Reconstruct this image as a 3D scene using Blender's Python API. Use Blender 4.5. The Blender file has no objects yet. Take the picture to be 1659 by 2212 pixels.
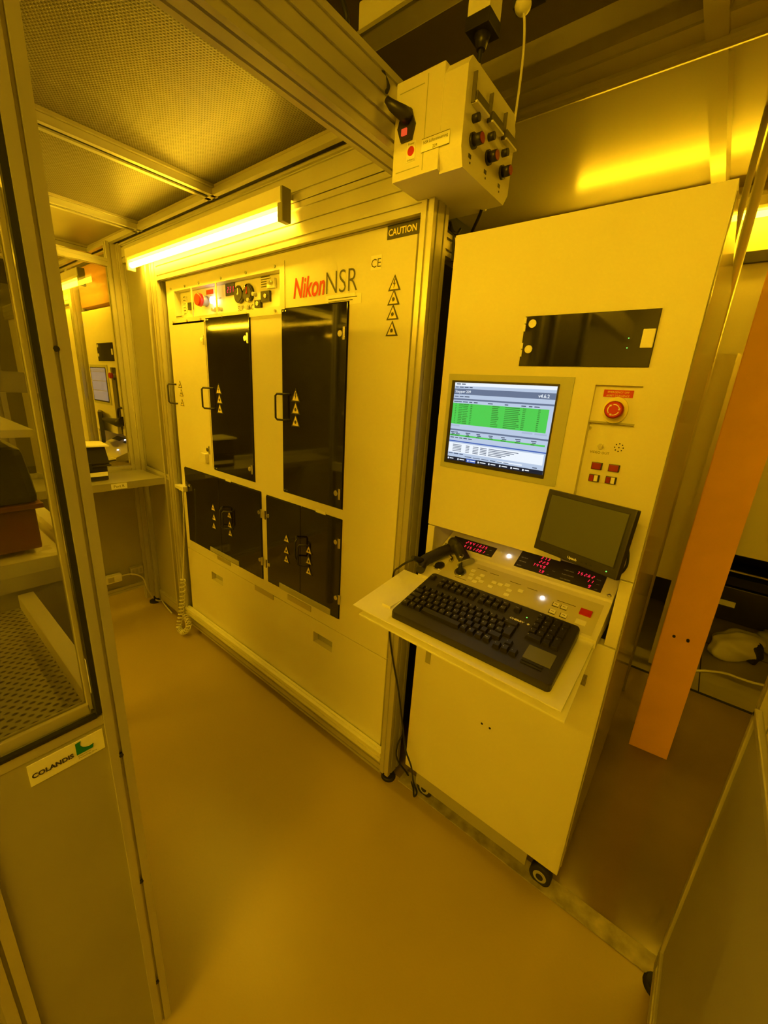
import bpy, bmesh, math, random
from mathutils import Vector, Matrix
random.seed(7)
C = bpy.context.scene.collection

# ------------------------------------------------------------------ camera
CAM_H = 1.6
F_PX, CX, CY = 870.98, 829.5, 1106.0
R = ((0.7745860865, 0.6295601056, 0.0605843871),
     (0.2253665587, -0.1852351442, -0.9565029302),
     (-0.5909537281, 0.7545475563, -0.2853623599))
cam_d = bpy.data.cameras.new('camera')
cam = bpy.data.objects.new('camera', cam_d); C.objects.link(cam)
cam_d.sensor_fit = 'VERTICAL'; cam_d.sensor_height = 36.0
cam_d.lens = F_PX / 2212.0 * 36.0
cam_d.clip_start = 0.02; cam_d.clip_end = 60
cam.matrix_world = Matrix(((R[0][0], -R[1][0], -R[2][0], 0),
                           (R[0][1], -R[1][1], -R[2][1], 0),
                           (R[0][2], -R[1][2], -R[2][2], CAM_H), (0, 0, 0, 1)))
bpy.context.scene.camera = cam

# ------------------------------------------------------------------ world, exposure
w = bpy.data.worlds.new('world'); bpy.context.scene.world = w; w.use_nodes = True
w.node_tree.nodes['Background'].inputs[0].default_value = (1.0, 0.52, 0.006, 1)
w.node_tree.nodes['Background'].inputs[1].default_value = 0.02
vs = bpy.context.scene.view_settings
vs.view_transform = 'Standard'; vs.look = 'None'; vs.gamma = 1.0; vs.use_curve_mapping = False
vs.exposure = 0.0
TUBE = (1.0, 0.545, 0.008)       # amber filtered fluorescent tubes
TUBE_POWER = 73.0
CEIL_POWER = 205.0

def on(ax, val, u, v):
    """point of the plane ax = val seen at pixel u, v of the 1659 x 2212 frame"""
    a, b = (u - CX) / F_PX, (v - CY) / F_PX
    d = [R[0][i] * a + R[1][i] * b + R[2][i] for i in range(3)]
    i = 'xyz'.index(ax); o = (0, 0, CAM_H)
    t = (val - o[i]) / d[i]
    return Vector([o[k] + t * d[k] for k in range(3)])

# ------------------------------------------------------------------ materials
def mat(name, col, rough=0.5, metal=0.0, emit=None, power=0.0, noise=0.0, nscale=8.0, bump=0.0, bscale=200.0, spec=0.5, coat=0.0):
    m = bpy.data.materials.new(name); m.use_nodes = True
    nt = m.node_tree; p = nt.nodes['Principled BSDF']
    p.inputs['Base Color'].default_value = (*col, 1)
    p.inputs['Roughness'].default_value = rough
    p.inputs['Metallic'].default_value = metal
    p.inputs['Specular IOR Level'].default_value = spec
    p.inputs['Coat Weight'].default_value = coat
    p.inputs['Coat Roughness'].default_value = 0.08
    if emit:
        p.inputs['Emission Color'].default_value = (*emit, 1)
        p.inputs['Emission Strength'].default_value = power
    if noise or bump:
        tc = nt.nodes.new('ShaderNodeTexCoord')
    if noise:
        n = nt.nodes.new('ShaderNodeTexNoise'); n.inputs['Scale'].default_value = nscale; n.inputs['Detail'].default_value = 6
        nt.links.new(tc.outputs['Object'], n.inputs['Vector'])
        r = nt.nodes.new('ShaderNodeValToRGB')
        r.color_ramp.elements[0].position = 0.3; r.color_ramp.elements[1].position = 0.7
        r.color_ramp.elements[0].color = (*[c * (1 - noise) for c in col], 1)
        r.color_ramp.elements[1].color = (*[min(1, c * (1 + noise * .5)) for c in col], 1)
        nt.links.new(n.outputs['Fac'], r.inputs['Fac']); nt.links.new(r.outputs['Color'], p.inputs['Base Color'])
        mr = nt.nodes.new('ShaderNodeMapRange'); mr.inputs['To Min'].default_value = max(0, rough - .08); mr.inputs['To Max'].default_value = rough + .08
        nt.links.new(n.outputs['Fac'], mr.inputs['Value']); nt.links.new(mr.outputs['Result'], p.inputs['Roughness'])
    if bump:
        n2 = nt.nodes.new('ShaderNodeTexNoise'); n2.inputs['Scale'].default_value = bscale; n2.inputs['Detail'].default_value = 3
        nt.links.new(tc.outputs['Object'], n2.inputs['Vector'])
        b = nt.nodes.new('ShaderNodeBump'); b.inputs['Strength'].default_value = bump; b.inputs['Distance'].default_value = 0.002
        nt.links.new(n2.outputs['Fac'], b.inputs['Height']); nt.links.new(b.outputs['Normal'], p.inputs['Normal'])
    return m

def emis(name, col, power):
    return mat(name, (0, 0, 0), 0.4, emit=col, power=power, spec=0.2)

def perforated(name, col, hole, pitch, rad, stag=True, metal=0.0, rough=0.5, elong=1.0, bumpy=0.6):
    """sheet with a regular grid of punched holes"""
    m = bpy.data.materials.new(name); m.use_nodes = True
    nt = m.node_tree; p = nt.nodes['Principled BSDF']; L = nt.links.new
    p.inputs['Roughness'].default_value = rough; p.inputs['Metallic'].default_value = metal
    tc = nt.nodes.new('ShaderNodeTexCoord'); sp = nt.nodes.new('ShaderNodeSeparateXYZ'); L(tc.outputs['Object'], sp.inputs[0])
    def M(op, a, b=None, c=None):
        n = nt.nodes.new('ShaderNodeMath'); n.operation = op
        for i, x in enumerate((a, b, c)):
            if x is None: continue
            if isinstance(x, (int, float)): n.inputs[i].default_value = x
            else: L(x, n.inputs[i])
        return n.outputs[0]
    x = M('DIVIDE', sp.outputs['X'], pitch); y = M('DIVIDE', sp.outputs['Y'], pitch * elong)
    if stag:
        row = M('MODULO', M('FLOOR', x), 2.0); y = M('ADD', y, M('MULTIPLY', M('ABSOLUTE', row), 0.5))
    fx = M('SUBTRACT', M('FRACT', x), 0.5); fy = M('SUBTRACT', M('FRACT', y), 0.5)
    d = M('SQRT', M('ADD', M('MULTIPLY', fx, fx), M('MULTIPLY', fy, fy)))
    mr = nt.nodes.new('ShaderNodeMapRange'); mr.inputs['From Min'].default_value = rad - .08; mr.inputs['From Max'].default_value = rad + .08
    L(d, mr.inputs['Value'])
    mx = nt.nodes.new('ShaderNodeMix'); mx.data_type = 'RGBA'
    mx.inputs['A'].default_value = (*hole, 1); mx.inputs['B'].default_value = (*col, 1)
    L(mr.outputs['Result'], mx.inputs['Factor']); L(mx.outputs['Result'], p.inputs['Base Color'])
    b = nt.nodes.new('ShaderNodeBump'); b.inputs['Strength'].default_value = bumpy; b.inputs['Distance'].default_value = pitch * .25
    L(mr.outputs['Result'], b.inputs['Height']); L(b.outputs['Normal'], p.inputs['Normal'])
    return m

def glass(name, tint=(1, 1, 1), gloss=0.0):
    m = bpy.data.materials.new(name); m.use_nodes = True
    nt = m.node_tree; nt.nodes.clear(); L = nt.links.new
    out = nt.nodes.new('ShaderNodeOutputMaterial'); tr = nt.nodes.new('ShaderNodeBsdfTransparent'); gl = nt.nodes.new('ShaderNodeBsdfGlossy')
    tr.inputs[0].default_value = (*tint, 1); gl.inputs['Roughness'].default_value = 0.03
    fr = nt.nodes.new('ShaderNodeFresnel'); fr.inputs[0].default_value = 1.35
    ad = nt.nodes.new('ShaderNodeMath'); ad.operation = 'ADD'; ad.inputs[1].default_value = gloss; L(fr.outputs[0], ad.inputs[0])
    mx = nt.nodes.new('ShaderNodeMixShader'); L(ad.outputs[0], mx.inputs[0]); L(tr.outputs[0], mx.inputs[1]); L(gl.outputs[0], mx.inputs[2]); L(mx.outputs[0], out.inputs[0])
    return m

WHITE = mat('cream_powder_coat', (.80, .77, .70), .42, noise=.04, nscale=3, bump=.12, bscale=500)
WHITE2 = mat('white_lacquer', (.86, .84, .80), .3, noise=.03, nscale=4)
BEZEL = mat('grey_screen_bezel', (.50, .52, .50), .4)
GREYP = mat('grey_plate', (.42, .42, .40), .45, noise=.1)
ALU = mat('anodised_aluminium', (.60, .585, .56), .36, metal=.42, noise=.06, nscale=5)
ALU_L = mat('lamplit_rail', (.86, .84, .78), .3, metal=.1)  # paler than the other aluminium: lamp light put into the rail colour
ALU_D = mat('slot_strip', (.16, .155, .15), .5, metal=.3)
STEEL = mat('polished_steel', (.72, .71, .69), .22, metal=1.0, noise=.05)
BLACK = mat('black_plastic', (.026, .023, .020), .38, bump=.15, bscale=600)
BLACKM = mat('matte_black_rubber', (.015, .015, .016), .6)
KEYM = mat('keycap_plastic', (.016, .014, .013), .40)
LEGEND = mat('legend_print', (.75, .75, .72), .5)
TINT = mat('dark_tinted_acrylic', (.012, .010, .008), .05, spec=.65)
GAP = mat('deep_shadow_gap', (.01, .009, .008), .8)
RED = mat('red_plastic', (.55, .02, .01), .35)
REDD = mat('dark_red_button', (.30, .015, .01), .35)
REDP = mat('red_print', (.62, .012, .008), .5)
DARKP = mat('dark_print', (.05, .045, .04), .5)
GREENP = mat('green_print', (.0, .20, .07), .5)
LABEL = mat('white_label_paper', (.93, .92, .88), .5)
YLABEL = mat('yellow_warning_film', (.95, .85, .35), .45)
ORANGE = mat('orange_steel_paint', (.92, .50, .08), .5, noise=.08, nscale=6, bump=.5, bscale=60)
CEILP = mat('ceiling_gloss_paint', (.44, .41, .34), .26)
CEILD = mat('recessed_ceiling_dark', (.24, .20, .15), .5, noise=.05, nscale=2)  # darker tone than the other ceiling material
WALLM = mat('wall_panel_paint', (.62, .60, .54), .4, noise=.05, nscale=2)
PANEL = mat('grey_infill_panel', (.40, .385, .34), .45, noise=.06, nscale=4)
SHEET = mat('galvanised_sheet', (.55, .53, .48), .32, metal=.5, noise=.08, nscale=5)
BROWNR = mat('red_brown_plastic', (.15, .045, .02), .45, bump=.2, bscale=300)
CLOTH = mat('pale_plastic_bag', (.62, .60, .52), .35, bump=.9, bscale=25)
CLOTHG = mat('grey_cloth', (.35, .35, .28), .8, bump=.8, bscale=40)
PAPER = mat('paper', (.92, .90, .82), .6)
CABLEW = mat('cream_cable', (.72, .69, .60), .5)
FILT = perforated('perforated_filter_face', (.175, .16, .125), (.07, .06, .045), .0085, .30, bumpy=.8, rough=.42)
PLAINF = mat('blank_filter_face', (.40, .37, .30), .45, noise=.05, nscale=3)
PERF = perforated('perforated_steel_shelf', (.74, .72, .66), (.14, .12, .09), .012, .25, metal=.5, rough=.25, elong=1.5, bumpy=1.0)
GLASS = glass('clear_pane', (.93, .93, .93), .0)
GLASSD = glass('tinted_pane', (.80, .80, .76), .03)
def hazy(name):
    m = glass(name, (.75, .75, .70), .02); nt = m.node_tree; L = nt.links.new
    out = nt.nodes['Material Output']; old = out.inputs[0].links[0].from_socket
    df = nt.nodes.new('ShaderNodeBsdfDiffuse'); df.inputs[0].default_value = (.55, .52, .44, 1)
    mx = nt.nodes.new('ShaderNodeMixShader'); mx.inputs[0].default_value = .45; L(old, mx.inputs[1]); L(df.outputs[0], mx.inputs[2]); L(mx.outputs[0], out.inputs[0]); return m
HAZE = hazy('reflection_haze_pane')  # pale diffuse share stands in for reflections in the glass
LAMP = emis('tube_glow', (TUBE[0], TUBE[1] * 1.04, .015), TUBE_POWER)
LAMPR = emis('rear_tube_glow', TUBE, 60.0)
LAMPC = emis('ceiling_tube_glow', TUBE, CEIL_POWER)
LAMPA = emis('fill_tube_glow', TUBE, CEIL_POWER * .95)  # glow of the added tubes over the corridor
LED_R = emis('red_led', (1.0, .02, .06), 1.6)
LED_W = emis('white_indicator', (1.0, .97, .95), 6.0)
LED_G = emis('green_led', (.25, 1.0, .15), 1.0)
LED_RO = emis('lit_red_rocker', (1.0, .10, .02), .8)
S_BG = emis('screen_light', (.62, .76, 1.0), .78)
S_BAR = emis('screen_slate', (.16, .22, .36), .8)
S_GREEN = emis('screen_green', (.09, .72, .10), .85)
S_BLUE = emis('screen_blue', (.07, .16, .60), .8)
S_TXT = emis('screen_text', (.10, .14, .24), .7)
S_GTXT = emis('screen_green_text', (.05, .32, .05), .8)
S_TASK = emis('screen_taskbar', (.012, .018, .035), .8)
S_WHITE = emis('screen_white', (.85, .92, 1.0), 1.0)
S_PANEL = emis('screen_panel', (.50, .62, .84), .8)
S_DIM = mat('idle_screen', (.20, .19, .20), .3, emit=(.34, .27, .20), power=.55)
S_OFF = mat('blank_screen', (.10, .105, .075), .2, noise=0)

def floor_mat():
    m = mat('resin_floor', (.41, .325, .125), .30, noise=.05, nscale=1.6, bump=.12, bscale=90, spec=.5)
    return m
FLOORM = floor_mat()
FLOORB = mat('rear_gloss_floor', (.20, .15, .07), .12, noise=.16, nscale=2.2, bump=.08, bscale=12, spec=.5)
TILEM = mat('grey_green_tiles', (.30, .27, .16), .5, noise=.12, nscale=4)
THRESH = mat('taped_threshold', (.42, .38, .27), .35, noise=.45, nscale=22, bump=.4, bscale=60)

# ------------------------------------------------------------------ mesh builder
class MB:
    def __init__(s): s.bm = bmesh.new()
    def _fin(s, faces, m):
        for f in faces: f.material_index = m
        return faces
    def hexa(s, p, m=0, bev=0.0):
        """p: 8 corners, bottom loop then top loop"""
        v = [s.bm.verts.new(q) for q in p]
        fs = [s.bm.faces.new([v[i] for i in q]) for q in ((3, 2, 1, 0), (4, 5, 6, 7), (0, 1, 5, 4), (1, 2, 6, 5), (2, 3, 7, 6), (3, 0, 4, 7))]
        s._fin(fs, m)
        if bev > 0:
            es = list({e for f in fs for e in f.edges})
            r = bmesh.ops.bevel(s.bm, geom=es, offset=bev, segments=2, affect='EDGES', profile=.6)
            for f in r['faces']: f.material_index = m
        return v
    def box(s, x0, x1, y0, y1, z0, z1, m=0, bev=0.0):
        if x0 > x1: x0, x1 = x1, x0
        if y0 > y1: y0, y1 = y1, y0
        if z0 > z1: z0, z1 = z1, z0
        return s.hexa([(x0, y0, z0), (x1, y0, z0), (x1, y1, z0), (x0, y1, z0), (x0, y0, z1), (x1, y0, z1), (x1, y1, z1), (x0, y1, z1)], m, bev)
    def cyl(s, p0, p1, r, seg=20, m=0, r2=None, cap=True):
        return s.tube([p0, p1], [r, r if r2 is None else r2], seg, m, cap)
    def tube(s, pts, rad, seg=10, m=0, cap=True, smooth=True):
        pts = [Vector(p) for p in pts]; n = len(pts)
        if not isinstance(rad, (list, tuple)): rad = [rad] * n
        t0 = (pts[1] - pts[0]).normalized()
        up = Vector((0, 0, 1)) if abs(t0.z) < .9 else Vector((1, 0, 0))
        a = t0.cross(up).normalized(); rings = []
        for i, p in enumerate(pts):
            t = (pts[min(i + 1, n - 1)] - pts[max(i - 1, 0)]).normalized()
            a = (a - t * a.dot(t)).normalized(); b = t.cross(a)
            rr = rad[i] if isinstance(rad[i], (tuple, list)) else (rad[i], rad[i])
            rings.append([s.bm.verts.new(p + a * math.cos(q) * rr[0] + b * math.sin(q) * rr[1]) for q in [2 * math.pi * k / seg for k in range(seg)]])
        fs = []
        for i in range(n - 1):
            for k in range(seg):
                f = s.bm.faces.new((rings[i][k], rings[i][(k + 1) % seg], rings[i + 1][(k + 1) % seg], rings[i + 1][k])); f.smooth = smooth; fs.append(f)
        if cap: fs += [s.bm.faces.new(rings[0][::-1]), s.bm.faces.new(rings[-1])]
        return s._fin(fs, m)
    def prism(s, poly, ax, a0, a1, m=0, bev=0.0):
        """poly of 2-D points in the two other axes (cyclic order), extruded along ax"""
        def P(a, q):
            return {'x': (a, q[0], q[1]), 'y': (q[0], a, q[1]), 'z': (q[0], q[1], a)}[ax]
        A = [s.bm.verts.new(P(a0, q)) for q in poly]; B = [s.bm.verts.new(P(a1, q)) for q in poly]
        n = len(poly); fs = [s.bm.faces.new(A), s.bm.faces.new(B[::-1])]
        for i in range(n): fs.append(s.bm.faces.new((A[i], B[i], B[(i + 1) % n], A[(i + 1) % n])))
        s._fin(fs, m)
        if bev > 0:
            es = list({e for f in fs for e in f.edges})
            r = bmesh.ops.bevel(s.bm, geom=es, offset=bev, segments=2, affect='EDGES', profile=.6)
            for f in r['faces']: f.material_index = m
    def profile(s, ax, a0, a1, u0, u1, v0, v1, m=0, mod=.04, w=.008, d=.006):
        """extruded aluminium section with T-slots, along ax"""
        def side(L):
            n = max(1, round(L / mod)); return [L * (i + .5) / n for i in range(n)]
        if u0 > u1: u0, u1 = u1, u0
        if v0 > v1: v0, v1 = v1, v0
        U, V = u1 - u0, v1 - v0; P = []; h = w / 2
        P.append((u0, v0))
        for c in side(U): P += [(u0 + c - h, v0), (u0 + c - h, v0 + d), (u0 + c + h, v0 + d), (u0 + c + h, v0)]
        P.append((u1, v0))
        for c in side(V): P += [(u1, v0 + c - h), (u1 - d, v0 + c - h), (u1 - d, v0 + c + h), (u1, v0 + c + h)]
        P.append((u1, v1))
        for c in side(U): P += [(u1 - c + h, v1), (u1 - c + h, v1 - d), (u1 - c - h, v1 - d), (u1 - c - h, v1)]
        P.append((u0, v1))
        for c in side(V): P += [(u0, v1 - c + h), (u0 + d, v1 - c + h), (u0 + d, v1 - c - h), (u0, v1 - c - h)]
        s.prism(P, ax, a0, a1, m)
    def ball(s, c, r, m=0, seg=16, sc=(1, 1, 1)):
        M = Matrix.Translation(c) @ Matrix.Diagonal((*[r * k for k in sc], 1))
        v = bmesh.ops.create_uvsphere(s.bm, u_segments=seg, v_segments=seg // 2 + 2, radius=1, matrix=M)['verts']
        for f in {f for q in v for f in q.link_faces}: f.material_index = m; f.smooth = True
    def text(s, t, size, o, xd=(1, 0, 0), yd=(0, 0, 1), m=0, align='LEFT', shear=0.0, bold=0.0, xs=1.0, res=2, sp=1.0):
        cu = bpy.data.curves.new('t', 'FONT'); cu.body = t; cu.size = size; cu.align_x = align; cu.align_y = 'BOTTOM_BASELINE'
        cu.shear = shear; cu.offset = bold; cu.resolution_u = res; cu.space_character = sp
        ob = bpy.data.objects.new('t', cu); me = ob.to_mesh()
        xd, yd, o = Vector(xd), Vector(yd), Vector(o)
        vs_ = [s.bm.verts.new(o + xd * v.co.x * xs + yd * v.co.y) for v in me.vertices]
        for p in me.polygons:
            try: f = s.bm.faces.new([vs_[i] for i in p.vertices]); f.material_index = m
            except ValueError: pass
        ob.to_mesh_clear(); bpy.data.objects.remove(ob); bpy.data.curves.remove(cu)
    def plate(s, x0, x1, z0, z1, y0, y1, holes, m=0):
        """plate in an xz plane with rectangular holes"""
        xs = sorted({x0, x1, *[h[0] for h in holes], *[h[1] for h in holes]}); zs = sorted({z0, z1, *[h[2] for h in holes], *[h[3] for h in holes]})
        for h in range(len(zs) - 1):
            run = None
            for i in range(len(xs) - 1):
                cx_, cz_ = (xs[i] + xs[i + 1]) / 2, (zs[h] + zs[h + 1]) / 2
                solid = not any(a < cx_ < b and c < cz_ < d for a, b, c, d in holes)
                if solid:
                    if run is None: run = xs[i]
                    if i == len(xs) - 2: s.box(run, xs[i + 1], y0, y1, zs[h], zs[h + 1], m)
                elif run is not None:
                    s.box(run, xs[i], y0, y1, zs[h], zs[h + 1], m); run = None
    def build(s, name, mats, parent=None, local=False):
        bmesh.ops.recalc_face_normals(s.bm, faces=s.bm.faces[:])
        me = bpy.data.meshes.new(name); s.bm.to_mesh(me); s.bm.free()
        for q in (mats if isinstance(mats, (list, tuple)) else [mats]): me.materials.append(q)
        o = bpy.data.objects.new(name, me); C.objects.link(o)
        if parent is not None:
            o.parent = parent
            if not local: me.transform(Matrix.Translation(-worldloc(parent)))
        elif not local:
            cs = [v.co for v in me.vertices]
            c = Vector(((min(v.x for v in cs) + max(v.x for v in cs)) / 2, (min(v.y for v in cs) + max(v.y for v in cs)) / 2, min(v.z for v in cs)))
            me.transform(Matrix.Translation(-c)); o.location = c
        return o

def worldloc(o):
    v = Vector(o.location)
    while o.parent: o = o.parent; v += Vector(o.location)
    return v

def tag(o, label, cat, group=None, kind=None):
    if label: o['label'] = label
    if cat: o['category'] = cat
    if group: o['group'] = group
    if kind: o['kind'] = kind
    return o

def thing(name, loc, label, cat, group=None):
    o = bpy.data.objects.new(name, None); C.objects.link(o); o.location = loc; o.empty_display_size = .05
    return tag(o, label, cat, group)

def struct(name, mb, mats):
    o = mb.build(name, mats); o['kind'] = 'structure'; return o

def bx(*a, **k):
    m = MB(); m.box(*a, **k); return m

def copy_tree(o, parent=None):
    c = o.copy(); C.objects.link(c); c.parent = parent
    for ch in list(o.children): copy_tree(ch, c)
    return c

# ================================================================== SETTING
m = MB()
m.box(-9, 3, -3, 1.15, -.05, 0, 0)
m.box(-9, 3, 1.15, 2.78, -.05, 0, 1)
m.box(-9, 3, 2.78, 4.4, -.05, 0, 2)
struct('floor', m, [FLOORM, FLOORB, TILEM])
m = MB(); m.box(-.72, 2.9, 1.135, 1.2, 0, .004, 0)
struct('trim_1', m, THRESH)
m = MB()
for xx in (.27, 0.95, 1.6): m.box(xx, xx + .006, 2.80, 4.3, 0, .0015)
m.box(-.3, 3, 2.78, 2.80, 0, .003); m.box(.27, 3, 3.5, 3.506, 0, .0015)
struct('trim_2', m, GAP)
# ceiling: glossy panels, a dark recess near the enclosure, and a grid of boxed ribs
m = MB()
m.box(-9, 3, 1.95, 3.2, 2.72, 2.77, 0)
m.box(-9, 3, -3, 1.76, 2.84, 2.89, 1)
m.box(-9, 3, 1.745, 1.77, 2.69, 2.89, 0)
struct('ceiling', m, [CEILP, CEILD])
m = MB()
prof = [(1.73, 2.76), (1.73, 2.715), (1.75, 2.692)] + [(1.85 + .028 * math.cos(a), 2.692 - .024 * math.sin(a)) for a in [math.pi - k * math.pi / 8 for k in range(9)]] + [(1.915, 2.692), (1.955, 2.715), (1.955, 2.76)]
m.prism(prof, 'x', -9, 3)
struct('trim_3', m, CEILP)
m = MB()
for x0 in (-1.75, -.303, 1.2):
    m.prism([(x0, 2.725), (x0 + .01, 2.684), (x0 + .068, 2.684), (x0 + .078, 2.725)], 'y', 1.73, 3.04)
    m.prism([(x0, 2.85), (x0 + .01, 2.684), (x0 + .068, 2.684), (x0 + .078, 2.85)], 'y', 0.7, 1.73)
struct('trim_4', m, CEILP)
m = MB(); m.box(-9, 3, 3.04, 3.10, .81, 2.75)
struct('wall_rear', m, WALLM)
m = MB(); m.box(-9, 3, 4.4, 4.5, 0, 2.85)
struct('wall_back', m, GAP)
m = MB(); m.box(-9.1, -9, -3, 4.5, 0, 2.89); struct('wall_left', m, WALLM)
m = MB(); m.box(3, 3.1, -3, 4.5, 0, 2.89); struct('wall_right', m, WALLM)
m = MB(); m.box(-9, 3, -3.1, -3, 0, 2.89); struct('wall_front', m, WALLM)

# ================================================================== STEPPER (white machine in the wall)
YF = 1.117
def MF(u, v, y=YF):
    p = on('y', y, u, v); return p.x, p.z

def u_handle(m, x, z0, z1, y, dx, mi=0, out=.035):
    """black bow handle standing off a door; dx shifts its fixing points sideways"""
    pts = [(x + dx, y, z1), (x + dx * .5, y - out * .5, z1 + .0), (x, y - out * .8, z1), (x - .002, y - out, z1 - .008), (x - .002, y - out, (z0 + z1) / 2), (x - .002, y - out, z0 + .008), (x, y - out * .8, z0), (x + dx * .5, y - out * .5, z0), (x + dx, y, z0)]
    m.tube(pts, .0045, 8, mi)

def warn(m, x, z, s, y, sym=0):
    """warning triangle: 0 film, 1 print"""
    h = s * .92
    m.prism([(x - s / 2, z), (x + s / 2, z), (x, z + h)], 'y', y, y + .0012, 1)
    k = .16 * s
    m.prism([(x - s / 2 + k, z + k * .5), (x + s / 2 - k, z + k * .5), (x, z + h - k * 1.05)], 'y', y - .0008, y + .001, 0)
    yy = y - .0016
    if sym == 0:
        m.prism([(x + .02 * s, z + .68 * s), (x - .10 * s, z + .36 * s), (x - .01 * s, z + .38 * s), (x - .04 * s, z + .13 * s), (x + .10 * s, z + .44 * s), (x + .01 * s, z + .42 * s), (x + .07 * s, z + .66 * s)], 'y', yy, y, 1)
    else:
        pts = [];
        for k2 in range(16):
            a = 2 * math.pi * k2 / 16; r = s * (.16 if k2 % 2 else .085); pts.append((x + r * math.cos(a), z + .33 * s + r * math.sin(a)))
        m.prism(pts, 'y', yy, y, 1)

def hinge(m, x, z, y, side=1, r=.011):
    m.cyl((x, y - .003, z), (x, y, z), r, 16, 0)
    m.box(x + side * .017, x + side * .026, y - .006, y, z - .022, z + .022, 0, .001)

stp = thing('wafer_stepper', (-1.64, 1.5, 0), 'large cream lithography machine with dark tinted doors behind the aluminium frame', 'machine')
m = MB()
XL, XR = -2.452, -.815
m.box(XL, XR, YF + .042, 2.3, .12, 2.16)
m.build('body', GAP, stp)
m = MB(); m.plate(XL, XR, .574, 2.16, YF, YF + .03, [(-2.36, -1.47, 1.905, 2.035)]); m.build('upper_cladding', WHITE, stp)
p1, p2 = MF(456, 1245), MF(697, 1390)
holes = []
for (u0, v0, u1, v1) in ((457, 1234, 482, 1266), (677, 1363, 717, 1410)):
    a = MF(u0, v0); b = MF(u1, v1); holes.append((a[0], b[0], b[1], a[1]))
m = MB(); m.plate(XL, XR, .12, .570, YF, YF + .03, holes); low = m.build('lower_cladding', WHITE, stp)
for h in holes:
    m = MB(); m.box(h[0] - .002, h[1] + .002, YF + .028, YF + .034, h[2] - .002, h[3] + .002, 0)
    m.prism([(YF + .002, h[3]), (YF + .03, h[3]), (YF + .03, h[3] - .03)], 'x', h[0], h[1], 0)
    m.build('recessed_pull', GREYP, low)
# side door on the left with its handle
a = MF(366, 690); b = MF(463, 1013)
m = MB(); m.box(-2.445, -2.072, YF - .003, YF, 1.145, 1.885, 0, .001); d = m.build('side_door', WHITE, stp)
m = MB(); c1 = MF(377, 830); c2 = MF(382, 871); u_handle(m, c1[0], c2[1], c1[1], YF - .003, .03); m.build('handle', BLACK, d)
m = MB()
for (u, v) in ((391, 838), (394, 856), (396, 877)):
    q = MF(u, v); warn(m, q[0], q[1], .042, YF - .005, 1)
m.build('warning_sticker', [YLABEL, DARKP], d)
for (u, v) in ((439, 735), (452, 972)):
    q = MF(u, v); m = MB(); hinge(m, q[0] - .01, q[1], YF - .003); m.build('hinge', STEEL, d)
q = MF(445, 990); m = MB(); m.prism([(q[0] - .04, q[1] - .02), (q[0] + .035, q[1] - .02), (q[0] + .035, q[1] + .03), (q[0] - .015, q[1] + .03), (q[0] - .04, q[1] + .008)], 'y', YF - .022, YF - .003, 0, .002); m.build('door_latch', WHITE2, d)
# tall tinted doors
def tall_door(TL, BR, hx, hz0, hz1, tri_px, s, sc):
    a = MF(*TL); b = MF(*BR)
    m = MB(); m.box(a[0] - .004, b[0] + .004, YF - .001, YF + .002, b[1] - .004, a[1] + .004, 1); m.box(a[0], b[0], YF - .007, YF, b[1], a[1], 0, .001); d = m.build('tinted_door', [TINT, GAP], stp)
    m = MB(); u_handle(m, hx, hz0, hz1, YF - .007, .05); m.build('handle', BLACK, d)
    for k, (u, v) in enumerate(tri_px):
        q = MF(u, v, YF - .008); m = MB(); warn(m, q[0], q[1], s, YF - .009, k); m.build('warning_sticker', [YLABEL, DARKP], d)
    for z in sc: m = MB(); hinge(m, b[0] - .030, z, YF - .007); m.build('hinge', STEEL, d)
    for zz in (a[1] - .008, b[1] + .01):
        for k in range(2): m = MB(); m.cyl((a[0] + .012 + k * .016, YF - .0095, zz), (a[0] + .012 + k * .016, YF - .007, zz), .003, 8, 0); m.build('screw', STEEL, d)
    return d
h0 = MF(453, 838); h1 = MF(457, 882)
tall_door((446, 688), (551, 1040), h0[0], h1[1], h0[1], ((473, 851), (475, 872), (476, 893)), .055, (1.79, 1.2))
h0 = MF(613, 851); h1 = MF(613, 906)
tall_door((611, 669), (739, 1099), h0[0], h1[1], h0[1], ((639, 868), (639, 895), (639, 922)), .058, (1.79, 1.2))
# low double doors
def low_pair(TL, BR, hpx, tris, hinges):
    a = MF(*TL); b = MF(*BR); xm = None
    for side in (0, 1):
        xm = (a[0] + b[0]) / 2
        x0, x1 = (a[0], xm - .0015) if side == 0 else (xm + .0015, b[0])
        m = MB(); m.box(x0 - .003 * (1 - side), x1 + .003 * side, YF - .001, YF + .001, b[1] - .003, a[1] + .003, 1); m.box(x0, x1, YF - .007, YF, b[1], a[1], 0, .001); d = m.build('cabinet_door', [TINT, GAP], stp)
        m = MB(); q0, q1 = hpx[side]; q0 = MF(*q0, YF - .04); q1 = MF(*q1, YF - .04); u_handle(m, q0[0], q1[1], q0[1], YF - .007, -.035 if side == 0 else .035); m.build('handle', BLACK, d)
        for k, t in enumerate(tris[side]):
            q = MF(*t, YF - .008); m = MB(); warn(m, q[0], q[1], .046, YF - .009, 1); m.build('warning_sticker', [YLABEL, DARKP], d)
        for h in hinges[side]:
            q = MF(*h); m = MB(); hinge(m, q[0], q[1], YF - .007, -1 if side == 0 else 1, .010); m.build('hinge', STEEL, d)
low_pair((400, 1009), (569, 1250), (((476, 1100), (477, 1138)), ((481, 1105), (482, 1142))),
         (((461, 1103), (463, 1124), (463, 1142)), ((496, 1119), (497, 1140), (498, 1158))), (((412, 1048),), ((562, 1106), (564, 1208))))
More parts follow.
